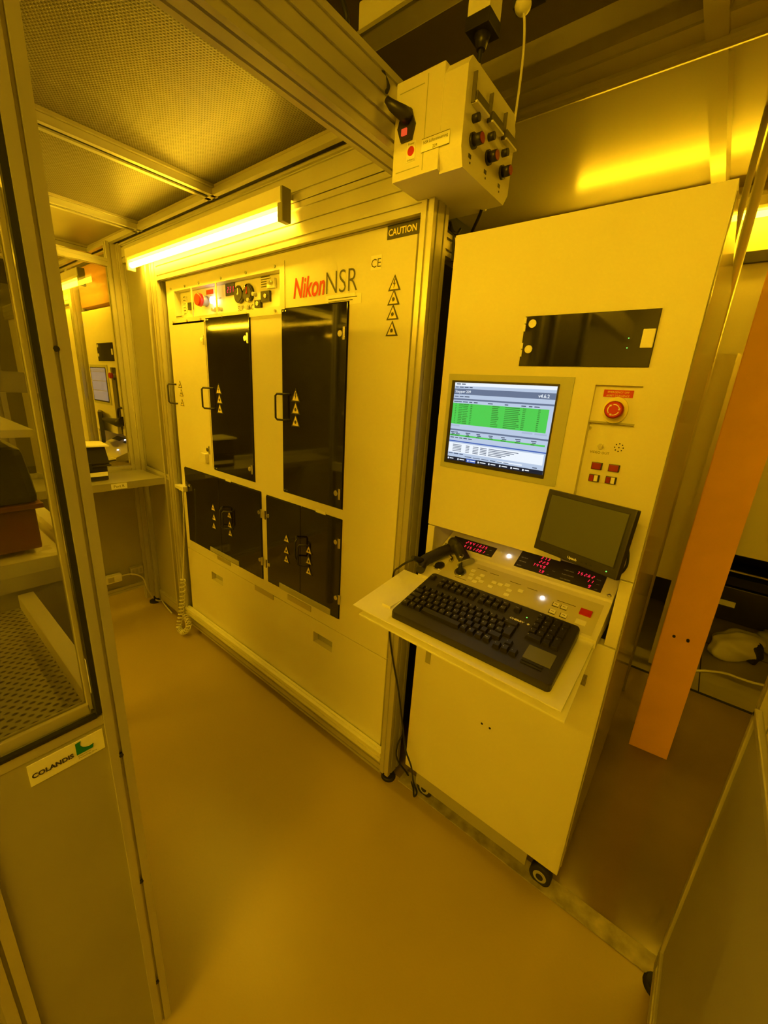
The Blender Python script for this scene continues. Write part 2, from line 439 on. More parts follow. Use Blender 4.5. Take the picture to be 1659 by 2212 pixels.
low_pair((577, 1070), (732, 1336), (((639, 1167), (638, 1208)), ((645, 1178), (645, 1222))),
         (((619, 1171), (619, 1196), (619, 1215)), ((667, 1196), (667, 1219), (667, 1241))), (((582, 1114), (584, 1219)), ((728, 1170), (728, 1290))))
# small plates: interlock strips and name plates under the doors
def decal(px, name, mt, par, y=YF, th=.0012, lines=0, lm=None):
    (u0, v0), (u1, v1) = px; a = MF(u0, v0, y); b = MF(u1, v1, y)
    m = MB(); m.box(a[0], b[0], y - th, y, min(a[1], b[1]), max(a[1], b[1]), 0)
    hh = abs(a[1] - b[1])
    for k in range(lines):
        zz = max(a[1], b[1]) - hh * (k + .6) / (lines + .2)
        x = a[0] + (b[0] - a[0]) * .06
        while x < b[0] - (b[0] - a[0]) * .12:
            wd = random.uniform(.05, .14) * (b[0] - a[0]); m.box(x, min(x + wd, b[0] - .002), y - th - .0005, y - th + .0002, zz, zz + hh * .35 / lines, 1); x += wd * 1.2
    return m.build(name, [mt, lm or DARKP], par)
def bar_at(u, v, wd, h, name, mt, y):
    a = MF(u, v, y); m = MB(); m.box(a[0], a[0] + wd, y - .003, y, a[1] - h, a[1]); m.build(name, mt, stp)
bar_at(455, 1180, .30, .026, 'strip_plate', GREYP, YF - .007)
bar_at(604, 1258, .36, .030, 'strip_plate', GREYP, YF - .007)
bar_at(470, 1199, .14, .024, 'name_plate', SHEET, YF)
bar_at(551, 1263, .16, .028, 'name_plate', SHEET, YF)
bar_at(622, 1283, .17, .028, 'name_plate', SHEET, YF)
bar_at(488, 1034, .05, .013, 'small_tag', LABEL, YF)
bar_at(683, 1099, .06, .015, 'small_tag', LABEL, YF)
decal(((373, 684), (398, 700)), 'text_plate', SHEET, stp, lines=4)
# warning triangles, CE label, maker name
for k, (u, v) in enumerate(((852, 628), (850, 659), (848, 691), (846, 726))):
    q = MF(u, v); m = MB(); warn(m, q[0], q[1], .050, YF - .0015, 0 if k == 0 else 1); m.build('warning_sticker', [YLABEL, DARKP], stp)
a = MF(801, 585); m = MB(); m.box(a[0], a[0] + .045, YF - .001, YF, a[1], a[1] + .042, 0); m.text('CE', .036, (a[0] + .0225, YF - .0018, a[1] + .007), m=1, align='CENTER'); m.build('certification_label', [LABEL, DARKP], stp)
a = MF(633, 645); b = MF(699, 639); m = MB(); m.text('Nikon', .098, (a[0], YF - .0012, a[1]), m=0, shear=.25, bold=.0018, xs=.72, res=4); m.build('maker_lettering', REDP, stp)
a = MF(700, 637); m = MB(); m.text('NSR', .105, (a[0] + .004, YF - .0012, a[1]), m=0, shear=.0, xs=.84, res=4, bold=-.0012); m.build('model_lettering', DARKP, stp)
decal(((704, 640), (767, 643)), 'small_print_label', LABEL, stp, y=YF)
a = MF(706, 650); m = MB(); m.box(a[0], a[0] + .17, YF - .001, YF, a[1] - .02, a[1] + .012, 0)
for k in range(3): m.box(a[0] + .01, a[0] + .15 - .02 * k, YF - .0016, YF - .0008, a[1] + .002 - .009 * k, a[1] + .0045 - .009 * k, 1)
m.build('small_print_label', [WHITE2, DARKP], stp)
a = MF(885, 497); m = MB(); m.box(a[0] - .085, a[0] + .045, YF - .0015, YF, a[1] - .014, a[1] + .024, 0); m.text('CAUTION', .026, (a[0] - .08, YF - .0024, a[1] - .005), m=1, bold=.0006, xs=.92); m.build('caution_strip', [DARKP, YLABEL], stp)
# instrument bay
bay = MB(); X0, X1, Z0, Z1 = -2.36, -1.47, 1.905, 2.035
bay.box(X0 - .005, X1 + .005, YF + .03, YF + .04, Z0 - .005, Z1 + .005, 0)
ib = bay.build('instrument_panel', WHITE2, stp)
m = MB()
m.plate(X0 - .045, X1 + .03, Z0 - .03, Z1 + .028, YF - .003, YF, [(X0, X1, Z0, Z1)])
for xx in (-2.18, -1.95): m.box(xx, xx + .008, YF - .005, YF, Z0 - .0, Z1 + .0)
for xx in (-2.39, -2.24, -2.1, -1.9, -1.7, -1.5):
    for zz in (Z0 - .016, Z1 + .014): m.cyl((xx, YF - .007, zz), (xx, YF - .003, zz), .006, 8, 1)
m.build('bay_frame', [WHITE, GREYP], ib)
yb = YF + .03
def BP(u, v): return MF(u, v, yb)
q = BP(446, 651); m = MB(); m.cyl((q[0], yb, q[1]), (q[0], yb - .03, q[1]), .024, 20, 1); m.cyl((q[0], yb - .03, q[1]), (q[0], yb - .05, q[1]), .030, 24, 0, r2=.026); m.build('emergency_button', [RED, GREYP], ib)
q = BP(465, 650); m = MB(); m.cyl((q[0], yb, q[1]), (q[0], yb - .02, q[1]), .016, 16, 0); m.build('white_indicator_lamp', LED_W, ib)
def seven(mb, txt, o, xd, yd, h, m=0, slant=.18, gap=.86):
    SEG = {'0': 'abcdef', '1': 'bc', '2': 'abged', '3': 'abgcd', '4': 'fgbc', '5': 'afgcd', '6': 'afgedc', '7': 'abc', '8': 'abcdefg', '9': 'abcdfg', ' ': ''}
    o, xd, yd = Vector(o), Vector(xd).normalized(), Vector(yd).normalized(); wd = h * .5; t = h * .13; x = 0
    def rect(x0, y0, x1, y1):
        ps = [(x0, y0), (x1, y0), (x1, y1), (x0, y1)]
        f = mb.bm.faces.new([mb.bm.verts.new(o + xd * (px + py * slant) + yd * py) for px, py in ps]); f.material_index = m
    for ch in txt:
        if ch == '.': rect(x - wd * .45, 0, x - wd * .45 + t, t); continue
        for s_ in SEG[ch]:
            a = {'a': (x + t, h - t, x + wd - t, h), 'd': (x + t, 0, x + wd - t, t), 'g': (x + t, h / 2 - t / 2, x + wd - t, h / 2 + t / 2), 'f': (x, h / 2 + t * .3, x + t, h - t * .3), 'b': (x + wd - t, h / 2 + t * .3, x + wd, h - t * .3), 'e': (x, t * .3, x + t, h / 2 - t * .3), 'c': (x + wd - t, t * .3, x + wd, h / 2 - t * .3)}[s_]
            rect(*a)
        x += h * gap
q = BP(489, 636); m = MB(); m.box(q[0] - .002, q[0] + .075, yb - .003, yb, q[1] - .008, q[1] + .042, 1); seven(m, '231', (q[0] + .012, yb - .004, q[1] + .004), (1, 0, 0), (0, 0, 1), .024, 0); m.build('temperature_readout', [LED_R, BLACK], ib)
q = BP(446, 636); m = MB(); m.box(q[0], q[0] + .065, yb - .001, yb, q[1] - .002, q[1] + .018, 0); m.build('red_label', RED, ib)
for k, (u, v, t, tx) in enumerate(((520, 637, 'SUP', 524), (539, 634, 'VAC', 541))):
    q = BP(u, v); m = MB(); m.cyl((q[0], yb, q[1]), (q[0], yb - .012, q[1]), .036, 28, 0); m.cyl((q[0], yb - .012, q[1]), (q[0], yb - .014, q[1]), .029, 24, 1)
    m.box(q[0] - .002, q[0] + .002, yb - .016, yb - .014, q[1] - .004, q[1] + .024, 2); m.cyl((q[0], yb - .018, q[1]), (q[0], yb - .014, q[1]), .004, 10, 2)
    m.build('pressure_gauge', [BLACK, DARKP, LEGEND if k == 0 else RED], ib)
    m = MB(); m.text(t, .030, (q[0], yb - .001, q[1] - .066), m=0, align='CENTER'); m.build('gauge_lettering', DARKP, ib)
for k in range(6):
    m = MB(); z = 1.925 + k * .016; m.box(-2.335, -2.29, yb - .004, yb, z, z + .011, 0, .001); m.box(-2.325, -2.30, yb - .0048, yb - .003, z + .004, z + .007, 1); m.build('breaker_tag', [LABEL, DARKP], ib)
m = MB(); m.box(-2.27, -2.225, yb - .01, yb, 1.945, 1.98, 0, .002); m.build('rocker_switch', BLACK, ib)
for x, z, s_ in ((-1.60, 1.955, .03), (-1.655, 1.93, .022), (-1.56, 2.0, .026), (-1.75, 2.0, .028)):
    m = MB(); m.box(x - s_, x + s_, yb - .012, yb, z - s_ * .7, z + s_ * .7, 0, .002); m.cyl((x + s_ * .3, yb - .02, z), (x + s_ * .3, yb - .012, z), .008, 12, 1); m.build('toggle_switch', [BLACK if z < 1.97 else WHITE2, STEEL], ib)
for x, z in ((-1.72, 1.95), (-1.735, 1.92), (-1.68, 1.97), (-2.02, 1.93), (-1.99, 1.93), (-1.96, 1.93)):
    m = MB(); m.cyl((x, yb, z), (x, yb - .018, z), .008, 12, 0); m.build('small_knob', GREYP, ib)
m = MB()
for r_ in range(5): m.box(-1.64, -1.56 + random.uniform(-.02, .02), yb - .0008, yb, 2.03 - r_ * .009, 2.033 - r_ * .009, 0)
m.text('CHAMBER TEMP', .010, (-2.03, yb - .001, 1.975), m=0); m.build('panel_print', DARKP, ib)
q = MF(388, 1055, 1.09); m = MB(); m.prism([(q[0] - .045, q[1]), (q[0] + .06, q[1] - .012), (q[0] + .06, q[1] + .02), (q[0] - .045, q[1] + .018)], 'y', YF - .035, YF, 0, .003); m.build('door_catch', WHITE2, stp)
m = MB(); m.box(XL - .028, XL - .001, YF + .02, 1.6, .1, 2.16); m.build('dark_side_gap', GAP, stp)  # near-black slab painted in for the shade inside the gap

# ================================================================== ENCLOSURE FRAME
def frame_parts(fr, left_aisle=False):
    m = MB(); m.profile('z', .045, 2.20, -.785, -.742, 1.085, 1.165, 0); m.build('post', ALU, fr)
    m = MB(); m.profile('z', .045, 2.20, -2.56, -2.482, 1.085, 1.165, 0); m.build('post', ALU, fr)
    m = MB(); m.profile('x', -2.482, -.785, 1.085, 1.165, 2.092, 2.222, 0, mod=.043); m.build('header_beam', ALU, fr)
    m = MB(); m.profile('x', -2.482, -.785, 1.080, 1.112, .098, .142, 0, mod=.04); m.build('bottom_rail', ALU_L, fr)
    m = MB(); m.profile('x', -2.482, -.785, 1.088, 1.165, .03, .094, 0, mod=.03); m.build('kick_rail', SHEET, fr)
    for xx, yy in ((-.765, 1.125), (-2.52, 1.125)):
        m = MB(); m.cyl((xx, yy, 0), (xx, yy, .012), .032, 20, 0, r2=.026); m.cyl((xx, yy, .012), (xx, yy, .05), .008, 10, 1); m.build('levelling_foot', [BLACKM, STEEL], fr)
fr = thing('enclosure_frame', (-1.64, 1.12, 0), 'slotted aluminium frame standing around the cream machine, carrying the filter ceiling', 'frame')
frame_parts(fr)
m = MB(); m.profile('y', -2.4, 1.085, -.878, -.80, 2.19, 2.345, 0, mod=.039); m.build('long_beam', ALU, fr)
m = MB(); m.profile('y', 1.165, 2.0, -.785, -.742, 2.0, 2.06, 0); m.build('rear_beam', ALU, fr)
# corner posts at the left end
m = MB(); m.profile('z', .045, 2.33, -2.985, -2.944, 1.02, 1.10, 0); m.build('post', ALU, fr)
m = MB(); m.profile('z', .045, 2.33, -2.944, -2.905, 1.07, 1.11, 0); m.build('post', ALU, fr)
m = MB(); m.cyl((-2.95, 1.07, 0), (-2.95, 1.07, .012), .034, 20, 0); m.cyl((-2.95, 1.07, .01), (-2.95, 1.07, .05), .009, 10, 0); m.build('levelling_foot', BLACKM, fr)
# ceiling grid
m = MB(); m.profile('x', -2.95, -.88, 1.085, 1.165, 2.225, 2.335, 0, mod=.055); m.build('header_beam', ALU, fr)
for x0 in (-1.862, -2.60, -3.36, -4.1):
    m = MB(); m.box(x0, x0 + .02, -2.4, 1.06, 2.322, 2.345); m.box(x0 + .045, x0 + .065, -2.4, 1.06, 2.322, 2.345); m.box(x0 + .02, x0 + .045, -2.4, 1.06, 2.328, 2.346, 1); m.build('ceiling_rail', [ALU, GAP], fr)
m = MB(); m.box(-5.0, -.88, 1.035, 1.055, 2.322, 2.345); m.box(-5.0, -.88, 1.055, 1.075, 2.326, 2.346, 1); m.box(-5.0, -.88, 1.075, 1.09, 2.315, 2.345, 0); m.build('ceiling_rail', [ALU, GAP], fr)
m = MB(); m.box(-.905, -.88, -2.4, 1.09, 2.322, 2.345); m.box(-.93, -.905, -2.4, 1.06, 2.328, 2.346, 1); m.box(-.945, -.93, -2.4, 1.06, 2.322, 2.345); m.build('ceiling_rail', [ALU, GAP], fr)
# filter units
def filt(x0, x1, y0, y1, mt, label):
    t = thing('filter_unit', ((x0 + x1) / 2, (y0 + y1) / 2, 2.345), label, 'ceiling filter', 'filter units in the enclosure ceiling')
    m = MB(); m.box(x0 + .012, x1 - .012, y0 + .012, y1 - .012, 2.356, 2.358); m.build('diffuser', mt, t)
    m = MB(); m.box(x0, x1, y0, y0 + .014, 2.346, 2.4); m.box(x0, x1, y1 - .014, y1, 2.346, 2.4); m.box(x0, x0 + .014, y0, y1, 2.346, 2.4); m.box(x1 - .014, x1, y0, y1, 2.346, 2.4); m.box(x0, x1, y0, y1, 2.395, 2.40); m.build('housing', CEILP, t)
filt(-1.797, -.905, -.12, 1.05, FILT, 'perforated ceiling filter filling the upper left, nearest the long beam')
filt(-2.535, -1.862, -.12, 1.05, FILT, 'smaller perforated ceiling filter beyond the first cross rail')
filt(-3.295, -2.60, -.12, 1.05, PLAINF, 'plain unperforated ceiling panel beyond the two perforated filters')
filt(-1.797, -.905, -1.32, -.14, FILT, 'perforated ceiling filter behind the near one, above the photographer')
filt(-2.535, -1.862, -1.32, -.14, FILT, 'perforated ceiling filter next to the middle one, towards the front')
filt(-4.03, -3.36, -.12, 1.05, PLAINF, 'plain ceiling panel above the neighbouring aisle')
m = MB(); m.box(-5.0, -.88, -2.4, -1.34, 2.35, 2.36); tag(m.build('ceiling_cover', PLAINF), 'plain cover sheet closing the enclosure ceiling towards the front', 'ceiling panel')

# tube luminaires
def luminaire(x0, x1, y, z, label, lamp=LAMP, group='amber tube lights', ends=True):
    t = thing('tube_light', ((x0 + x1) / 2, y, z + .07), label, 'lamp', group)
    m = MB(); m.prism([(y - .016, z + .018), (y + .016, z + .018), (y + .022, z + .03), (y + .022, z + .072), (y - .022, z + .072), (y - .022, z + .03)], 'x', x0 - .02, x1 + .02); m.build('batten', WHITE2, t)
    m = MB(); m.cyl((x0, y, z - .003), (x1, y, z - .003), .014, 14, 0); m.build('tube', lamp, t)
    for xx, s_ in ((x0, -1), (x1, 1)):
        m = MB(); m.box(xx - .002, xx + s_ * .026, y - .02, y + .02, z - .03, z + .075, 0, .004); m.build('end_cap', mat('lamp_socket_plastic', (.30, .29, .25), .5) if xx == x1 else WHITE2, t)
    return t
main = luminaire(-2.675, -1.36, 1.045, 2.18, 'glowing amber tube light hanging below the ceiling above the cream machine')
m = MB(); m.box(-1.39, -1.35, 1.04, 1.085, 2.23, 2.25); m.build('bracket', ALU, main)

# ================================================================== LEFT END WALL OF THE CORRIDOR
XW = -2.944
gw = thing('window_partition', (XW, .3, 0), 'aluminium framed partition with a large clear pane at the far left end', 'partition')
m = MB(); m.profile('y', -1.6, 1.02, -2.984, -2.944, .985, 1.03, 0); m.build('rail', ALU, gw)
m = MB(); m.profile('y', -1.6, 1.02, -2.984, -2.944, 2.20, 2.24, 0); m.build('rail', ALU, gw)
m = MB(); m.profile('y', -1.6, 1.02, -2.984, -2.944, .15, .19, 0); m.build('rail', ALU, gw)
m = MB(); m.box(-2.968, -2.962, -1.6, 1.02, 1.03, 2.20); m.build('pane', GLASS, gw)
m = MB(); m.box(-2.97, -2.96, -1.6, 1.02, .19, .985); m.build('infill_panel', PANEL, gw)
m = MB(); m.profile('z', .045, 2.24, -2.984, -2.944, -1.64, -1.6, 0); m.build('post', ALU, gw)
sp = thing('side_partition', (-2.73, 1.11, 0), 'narrow glazed partition between the corner post and the cream machine', 'partition')
m = MB(); m.box(-2.9, -2.565, 1.10, 1.106, 1.03, 2.2); m.build('pane', HAZE, sp)
m = MB(); m.box(-2.9, -2.565, 1.10, 1.108, .10, .99); m.build('infill_panel', PANEL, sp)
for z0 in (.99, .075): m = MB(); m.profile('x', -2.9, -2.565, 1.09, 1.12, z0, z0 + .035, 0); m.build('rail', ALU, sp)
m = MB(); m.box(-2.9, -2.565, 1.095, 1.12, .03, .075); m.build('kick_strip', ALU, sp)
m = MB(); m.box(-2.62, -2.60, 1.085, 1.12, .04, 2.2); m.build('edge_strip', ALU, sp)
# shelf
sh = thing('pod_shelf', (-2.78, .7, 1.0), 'wide sheet metal shelf at the far left below the window, labelled Port R', 'shelf')
m = MB(); m.box(-2.942, -2.63, -.35, 1.075, .985, .999, 0); m.box(-2.63, -2.618, -.35, 1.085, .958, 1.002, 0, .002); m.build('shelf_board', SHEET, sh)
a = on('x', -2.617, 240, 1049); m = MB(); m.box(-2.6195, -2.617, a.y, a.y + .082, .964, .996, 0); m.text('Port R', .021, (-2.6165, a.y + .012, .973), xd=(0, 1, 0), m=1); m.build('shelf_label', [LABEL, DARKP], sh)
# reticle box on the shelf
def pod(loc, sx, sy, sz, label, group=None, paper=False, red=False):
    t = thing('wafer_pod', loc, label, 'storage box', group); x, y, z = loc
    m = MB(); m.box(x - sx / 2 + .012, x + sx / 2 - .012, y - sy / 2 + .012, y + sy / 2 - .012, z, z + sz * .42, 0, .008); m.build('lower_shell', BROWNR if red else BLACK, t)
    m = MB(); m.box(x - sx / 2 - .004, x + sx / 2 + .004, y - sy / 2 - .004, y + sy / 2 + .004, z + sz * .42, z + sz * .47, 0, .003); m.build('rim', BROWNR if red else BLACK, t)
    m = MB(); tp = .016 if red else .012
    m.hexa([(x - sx / 2, y - sy / 2, z + sz * .47), (x + sx / 2, y - sy / 2, z + sz * .47), (x + sx / 2, y + sy / 2, z + sz * .47), (x - sx / 2, y + sy / 2, z + sz * .47),
            (x - sx / 2 + tp, y - sy / 2 + tp, z + sz), (x + sx / 2 - tp, y - sy / 2 + tp, z + sz), (x + sx / 2 - tp, y + sy / 2 - tp, z + sz), (x - sx / 2 + tp, y + sy / 2 - tp, z + sz)], 0, .02 if red else .01)
    m.build('lid', BLACK, t)
    m = MB(); m.box(x + sx / 2 - .002, x + sx / 2 + .012, y - .035, y + .035, z + sz * .33, z + sz * .56, 0, .004); m.build('clasp', BLACKM, t)
    return t
a = on('z', 1.0, 237, 1024); b = on('z', 1.0, 185, 1030)
pod((-2.80, .70, 1.0), .17, .26, .20, 'black lidded box with a paper on top, on the Port R shelf')
m = MB(); m.hexa([(-2.90, .57, 1.2), (-2.72, .56, 1.2), (-2.70, .83, 1.2), (-2.88, .84, 1.2), (-2.90, .57, 1.215), (-2.72, .56, 1.212), (-2.70, .83, 1.206), (-2.88, .84, 1.21)])
tag(m.build('paper_sheet', PAPER), 'cream sheet of paper lying on top of the black box on the shelf', 'paper')
m = MB(); m.box(-2.7147, -2.713, .60, .81, 1.028, 1.052); tag(m.build('paper_label', LABEL), 'white label strip across the front of the black box on the shelf', 'label')
# power strip and its cable
t = thing('power_strip', (-2.92, .75, .26), 'cream multi-socket power strip fixed low on the left partition', 'power strip')
m = MB(); m.box(-2.945, -2.905, .55, .868, .255, .308, 0, .006)
for k in range(4): m.box(-2.906, -2.904, .575 + k * .07, .61 + k * .07, .265, .298, 1)
m.build('housing', [WHITE2, SHEET], t)
def curve_pts(P, n=8):
    P = [Vector(p) for p in P]; out = []
    for i in range(len(P) - 1):
        p0 = P[max(i - 1, 0)]; p1 = P[i]; p2 = P[i + 1]; p3 = P[min(i + 2, len(P) - 1)]
        for k in range(n):
            s_ = k / n; out.append(.5 * ((2 * p1) + (p2 - p0) * s_ + (2 * p0 - 5 * p1 + 4 * p2 - p3) * s_ ** 2 + (3 * p1 - p0 - 3 * p2 + p3) * s_ ** 3))
    out.append(P[-1]); return out
m = MB(); m.tube(curve_pts([(-2.925, .868, .285), on('x', -2.915, 285, 1240), on('x', -2.91, 308, 1248), on('x', -2.90, 318, 1270), on('z', .03, 332, 1292), on('z', .012, 345, 1298), on('z', .012, 353, 1290), on('z', .02, 345, 1286), on('z', .012, 356, 1306), on('z', .008, 372, 1325)]), .005, 8)
m.build('power_cable', CABLEW, t)
m = MB(); m.box(-2.96, -2.925, .93, 1.01, .262, .318, 0, .003)
for k in range(3): m.box(-2.926, -2.924, .938 + k * .024, .952 + k * .024, .275, .305, 1)
tag(m.build('socket_block', [SHEET, PANEL]), 'small grey socket block on the partition beside the power strip', 'socket')

# coiled cord hanging at the left machine post
path = curve_pts([MF(395, 1060, 1.06) and Vector((MF(395, 1060, 1.075)[0], 1.075, MF(395, 1060, 1.075)[1])), on('y', 1.075, 398, 1150), on('y', 1.07, 395, 1250)], 10)
coil_c = curve_pts([on('y', 1.07, 395, 1250), on('y', 1.065, 394, 1290), on('y', 1.05, 391, 1325), on('y', 1.03, 387, 1355), on('y', 1.02, 397, 1366), on('y', 1.03, 408, 1352), on('y', 1.05, 400, 1330)], 14)
m = MB(); pts = list(path[:-1]); N = 420; L_ = len(coil_c) - 1
for i in range(N + 1):
    s_ = i / N * L_; k = min(int(s_), L_ - 1); fr_ = s_ - k
    c = coil_c[k].lerp(coil_c[k + 1], fr_); tdir = (coil_c[k + 1] - coil_c[k]).normalized()
    a_ = tdir.cross(Vector((.3, 1, 0))).normalized(); b_ = tdir.cross(a_); an = i / N * 2 * math.pi * 27
    pts.append(c + (a_ * math.cos(an) + b_ * math.sin(an)) * .015)
m.tube(pts, .0042, 6)
tag(m.build('coiled_cord', CABLEW), 'grey spiral cord hanging to the floor at the left edge of the cream machine', 'cord')

# ================================================================== LEFT MINI ENCLOSURE (near camera)
XE = -.744
le = thing('loading_enclosure', (-1.0, .08, 0), 'aluminium enclosure with a glass door at the left edge of the photo, nearest the camera', 'enclosure')
m = MB(); m.profile('z', .04, 2.19, XE - .04, XE, .163, .198, 0, mod=.035, w=.006, d=.007); m.build('post', ALU, le)
for z in (1.63, .90, .55, .2):
    m = MB(); m.cyl((XE - .004, .1805, z), (XE + .0005, .1805, z), .004, 8); m.build('slot_plug', BLACKM, le)
m = MB(); m.profile('z', .04, 2.19, XE - .04, XE, -.05, -.012, 0, mod=.038, w=.006, d=.007); m.build('post', ALU, le)
m = MB(); m.box(XE - .03, XE - .004, -.012, .163, .985, 1.006, 0, .002); m.build('sill', ALU, le)
m = MB(); m.box(XE - .02, XE - .006, -.7, .163, .04, .985); m.build('lower_panel', PANEL, le)
m = MB(); m.profile('z', .04, 2.19, XE - .04, XE, -.62, -.58, 0); m.build('post', ALU, le)
# glass door with black gasket, slightly ajar look: inner frame
m = MB(); m.box(XE - .012, XE - .002, .1545, .1625, 1.012, 2.185); m.box(XE - .012, XE - .002, -.6, .1545, 1.006, 1.012); m.build('gasket', BLACKM, le)
m = MB(); m.box(XE - .03, XE - .014, -.6, .150, 1.012, 1.034, 0, .002); m.box(XE - .03, XE - .014, .146, .1535, 1.02, 2.18, 0, .001); dr = m.build('door_frame', ALU, le)
m = MB(); m.box(XE - .024, XE - .020, -.6, .147, 1.03, 2.18); m.build('door_pane', GLASSD, dr)
m = MB(); m.box(XE - .006, XE - .0045, .052, .159, .934, .977, 0)
yd = (0, 0, 1)
m.text('COLANDIS', .0122, (XE - .0038, .0555, .949), xd=(0, 1, 0), yd=yd, m=1, bold=.0005, xs=.93, res=4, sp=1.03)
m.text('Cleanroom', .0042, (XE - .0038, .118, .944), xd=(0, 1, 0), m=2); m.text('Technology Jena', .0042, (XE - .0038, .118, .9395), xd=(0, 1, 0), m=2)
lp = [(.117, .973), (.117, .949), (.141, .949), (.1425, .957)] + [(.138 + .0145 * math.cos(a_), .968 + .0125 * math.sin(a_)) for a_ in [math.radians(q) for q in (-70, -95, -120, -145, -170, -195, -210)]]
m.prism(lp, 'x', XE - .0045, XE - .0036, 3)
m.build('maker_label', [LABEL, DARKP, DARKP, GREENP], le)
# inside: perforated shelf, bars, rear frame
m = MB(); m.box(-1.30, XE - .032, -.7, .150, 1.0, 1.004); m.build('perforated_shelf', PERF, le)
m = MB(); m.box(-1.30, XE - .032, .150, .182, .99, 1.04, 0, .002); m.build('side_bar', WHITE2, le)
m = MB(); m.prism([(-1.34, 1.05), (-1.30, 1.05), (-1.30, 1.09), (-1.335, 1.112), (-1.34, 1.112)], 'y', -.7, .272); m.build('rear_rail', ALU, le)
m = MB(); m.box(-1.34, -1.30, -.7, .285, 1.545, 1.592, 0, .002); m.build('rear_crossbar', ALU, le)
m = MB(); m.profile('z', .04, 2.33, -1.345, -1.30, .272, .312, 0); m.build('post', ALU, le)
m = MB(); m.profile('y', -.7, .272, -1.34, -1.30, .045, .085, 0); m.build('bottom_rail', ALU, le)
m = MB(); m.box(-1.33, -1.32, -.7, .272, .085, 1.05); m.build('rear_panel', PANEL, le)
m = MB(); m.box(-1.95, -1.34, -.7, .25, 1.435, 1.455, 0, .002); m.build('upper_shelf', WHITE2, le)
m = MB(); m.box(-1.95, -1.34, -.7, .30, 1.085, 1.10, 0, .002); m.box(-1.95, -1.36, .295, .33, 1.07, 1.125); m.build('middle_shelf', WHITE2, le)
m = MB(); m.profile('z', .04, 2.33, -2.0, -1.96, .27, .31, 0); m.build('post', ALU, le)
m = MB(); m.box(-2.0, -1.34, -.7, .30, 1.96, 1.98); m.build('top_shelf', SHEET, le)
pod((-1.53, .10, 1.115), .26, .30, .285, 'large black pod with a red-brown base behind the glass at the left edge', red=True)
pod((-1.62, -.02, 1.98 - .52), .30, .40, .42, 'big dark storage box above the crossbar at the left edge')
m = MB(); m.box(-1.47, -1.462, -.15, .13, 1.70, 1.78); tag(m.build('orange_reflection', ORANGE), 'painted orange reflection in front of the dark storage box at the left edge', 'label')  # orange patch stands in for a reflection in the glass

# ================================================================== CONTROL BOX hanging at the beam end
cb = thing('fan_control_box', (-.70, 1.1, 2.116), 'cream control box with red-capped knobs hanging above the corner post', 'control box')
bx0, bx1, by0, by1, bz0, bz1 = -.802, -.602, .968, 1.24, 2.118, 2.325
m = MB()
m.box(bx0, -.662, by0, by1, bz0 + .004, bz1 + .004, 0, .003)
m.prism([(by0 + .002, bz0 + .036), (by0 + .016, bz0), (by1 - .022, bz0), (by1, bz0 + .03), (by1, bz1 - .03), (by1 - .02, bz1), (by0 + .016, bz1), (by0 + .002, bz1 - .02)], 'x', -.666, bx1, 0)
m.build('housing', WHITE, cb)
m = MB()
for z in (bz0 + .022, bz1 - .022): m.box(bx0 + .012, bx0 + .085, by0 - .0008, by0, z, z + .0016, 0)
m.box(bx0 + .094, bx0 + .0955, by0 - .0008, by0, bz0 + .012, bz1 - .006, 0); m.build('panel_seam', GREYP, cb)
def CB(u, v, y=by0):
    p = on('y', y, u, v); return p.x, p.z
m = MB(); hexp = [CB(861, 283), CB(866, 265), CB(890, 234), CB(899, 266), CB(891, 302), CB(868, 311)]
m.prism(hexp, 'y', by0 - .006, by0, 0); pl = m.build('power_inlet', BLACK, cb)
q = CB(877, 289); m = MB(); m.box(q[0] - .008, q[0] + .008, by0 - .010, by0 - .006, q[1] - .007, q[1] + .007, 0, .001); m.build('rocker_switch', LED_RO, pl)
q = CB(884, 255); m = MB(); m.tube([(q[0], by0 - .004, q[1]), (q[0] - .006, by0 - .022, q[1] + .003), (q[0] - .022, by0 - .042, q[1] + .012), (q[0] - .034, by0 - .05, q[1] + .024)], [.018, .016, .012, .007], 10); cordp = m.build('plug', BLACK, cb)
q = CB(888, 327); m = MB(); m.box(q[0] - .013, q[0] + .013, by0 - .001, by0, q[1] - .022, q[1] + .02, 0); m.cyl((q[0], by0 - .002, q[1]), (q[0], by0 - .001, q[1]), .010, 20, 1); m.text('Power', .007, (q[0], by0 - .0015, q[1] + .013), m=2, align='CENTER'); m.text('Software', .006, (q[0], by0 - .0015, q[1] - .02), m=2, align='CENTER'); m.build('round_sticker', [LABEL, RED, DARKP], cb)
a = CB(912, 305); b = CB(970, 310)
m = MB(); m.box(a[0], b[0], by0 - .001, by0, b[1], a[1] + .003, 0); m.text('NSR Lüftersteuerung', .0088, ((a[0] + b[0]) / 2, by0 - .0016, (a[1] + b[1]) / 2 + .004), m=1, align='CENTER', xs=.92); m.text('209', .009, ((a[0] + b[0]) / 2, by0 - .0016, b[1] + .003), m=1, align='CENTER')
for z in (b[1], a[1] + .0022): m.box(a[0], b[0], by0 - .0015, by0 - .0009, z, z + .0008, 1)
m.build('name_label', [LABEL, DARKP], cb)
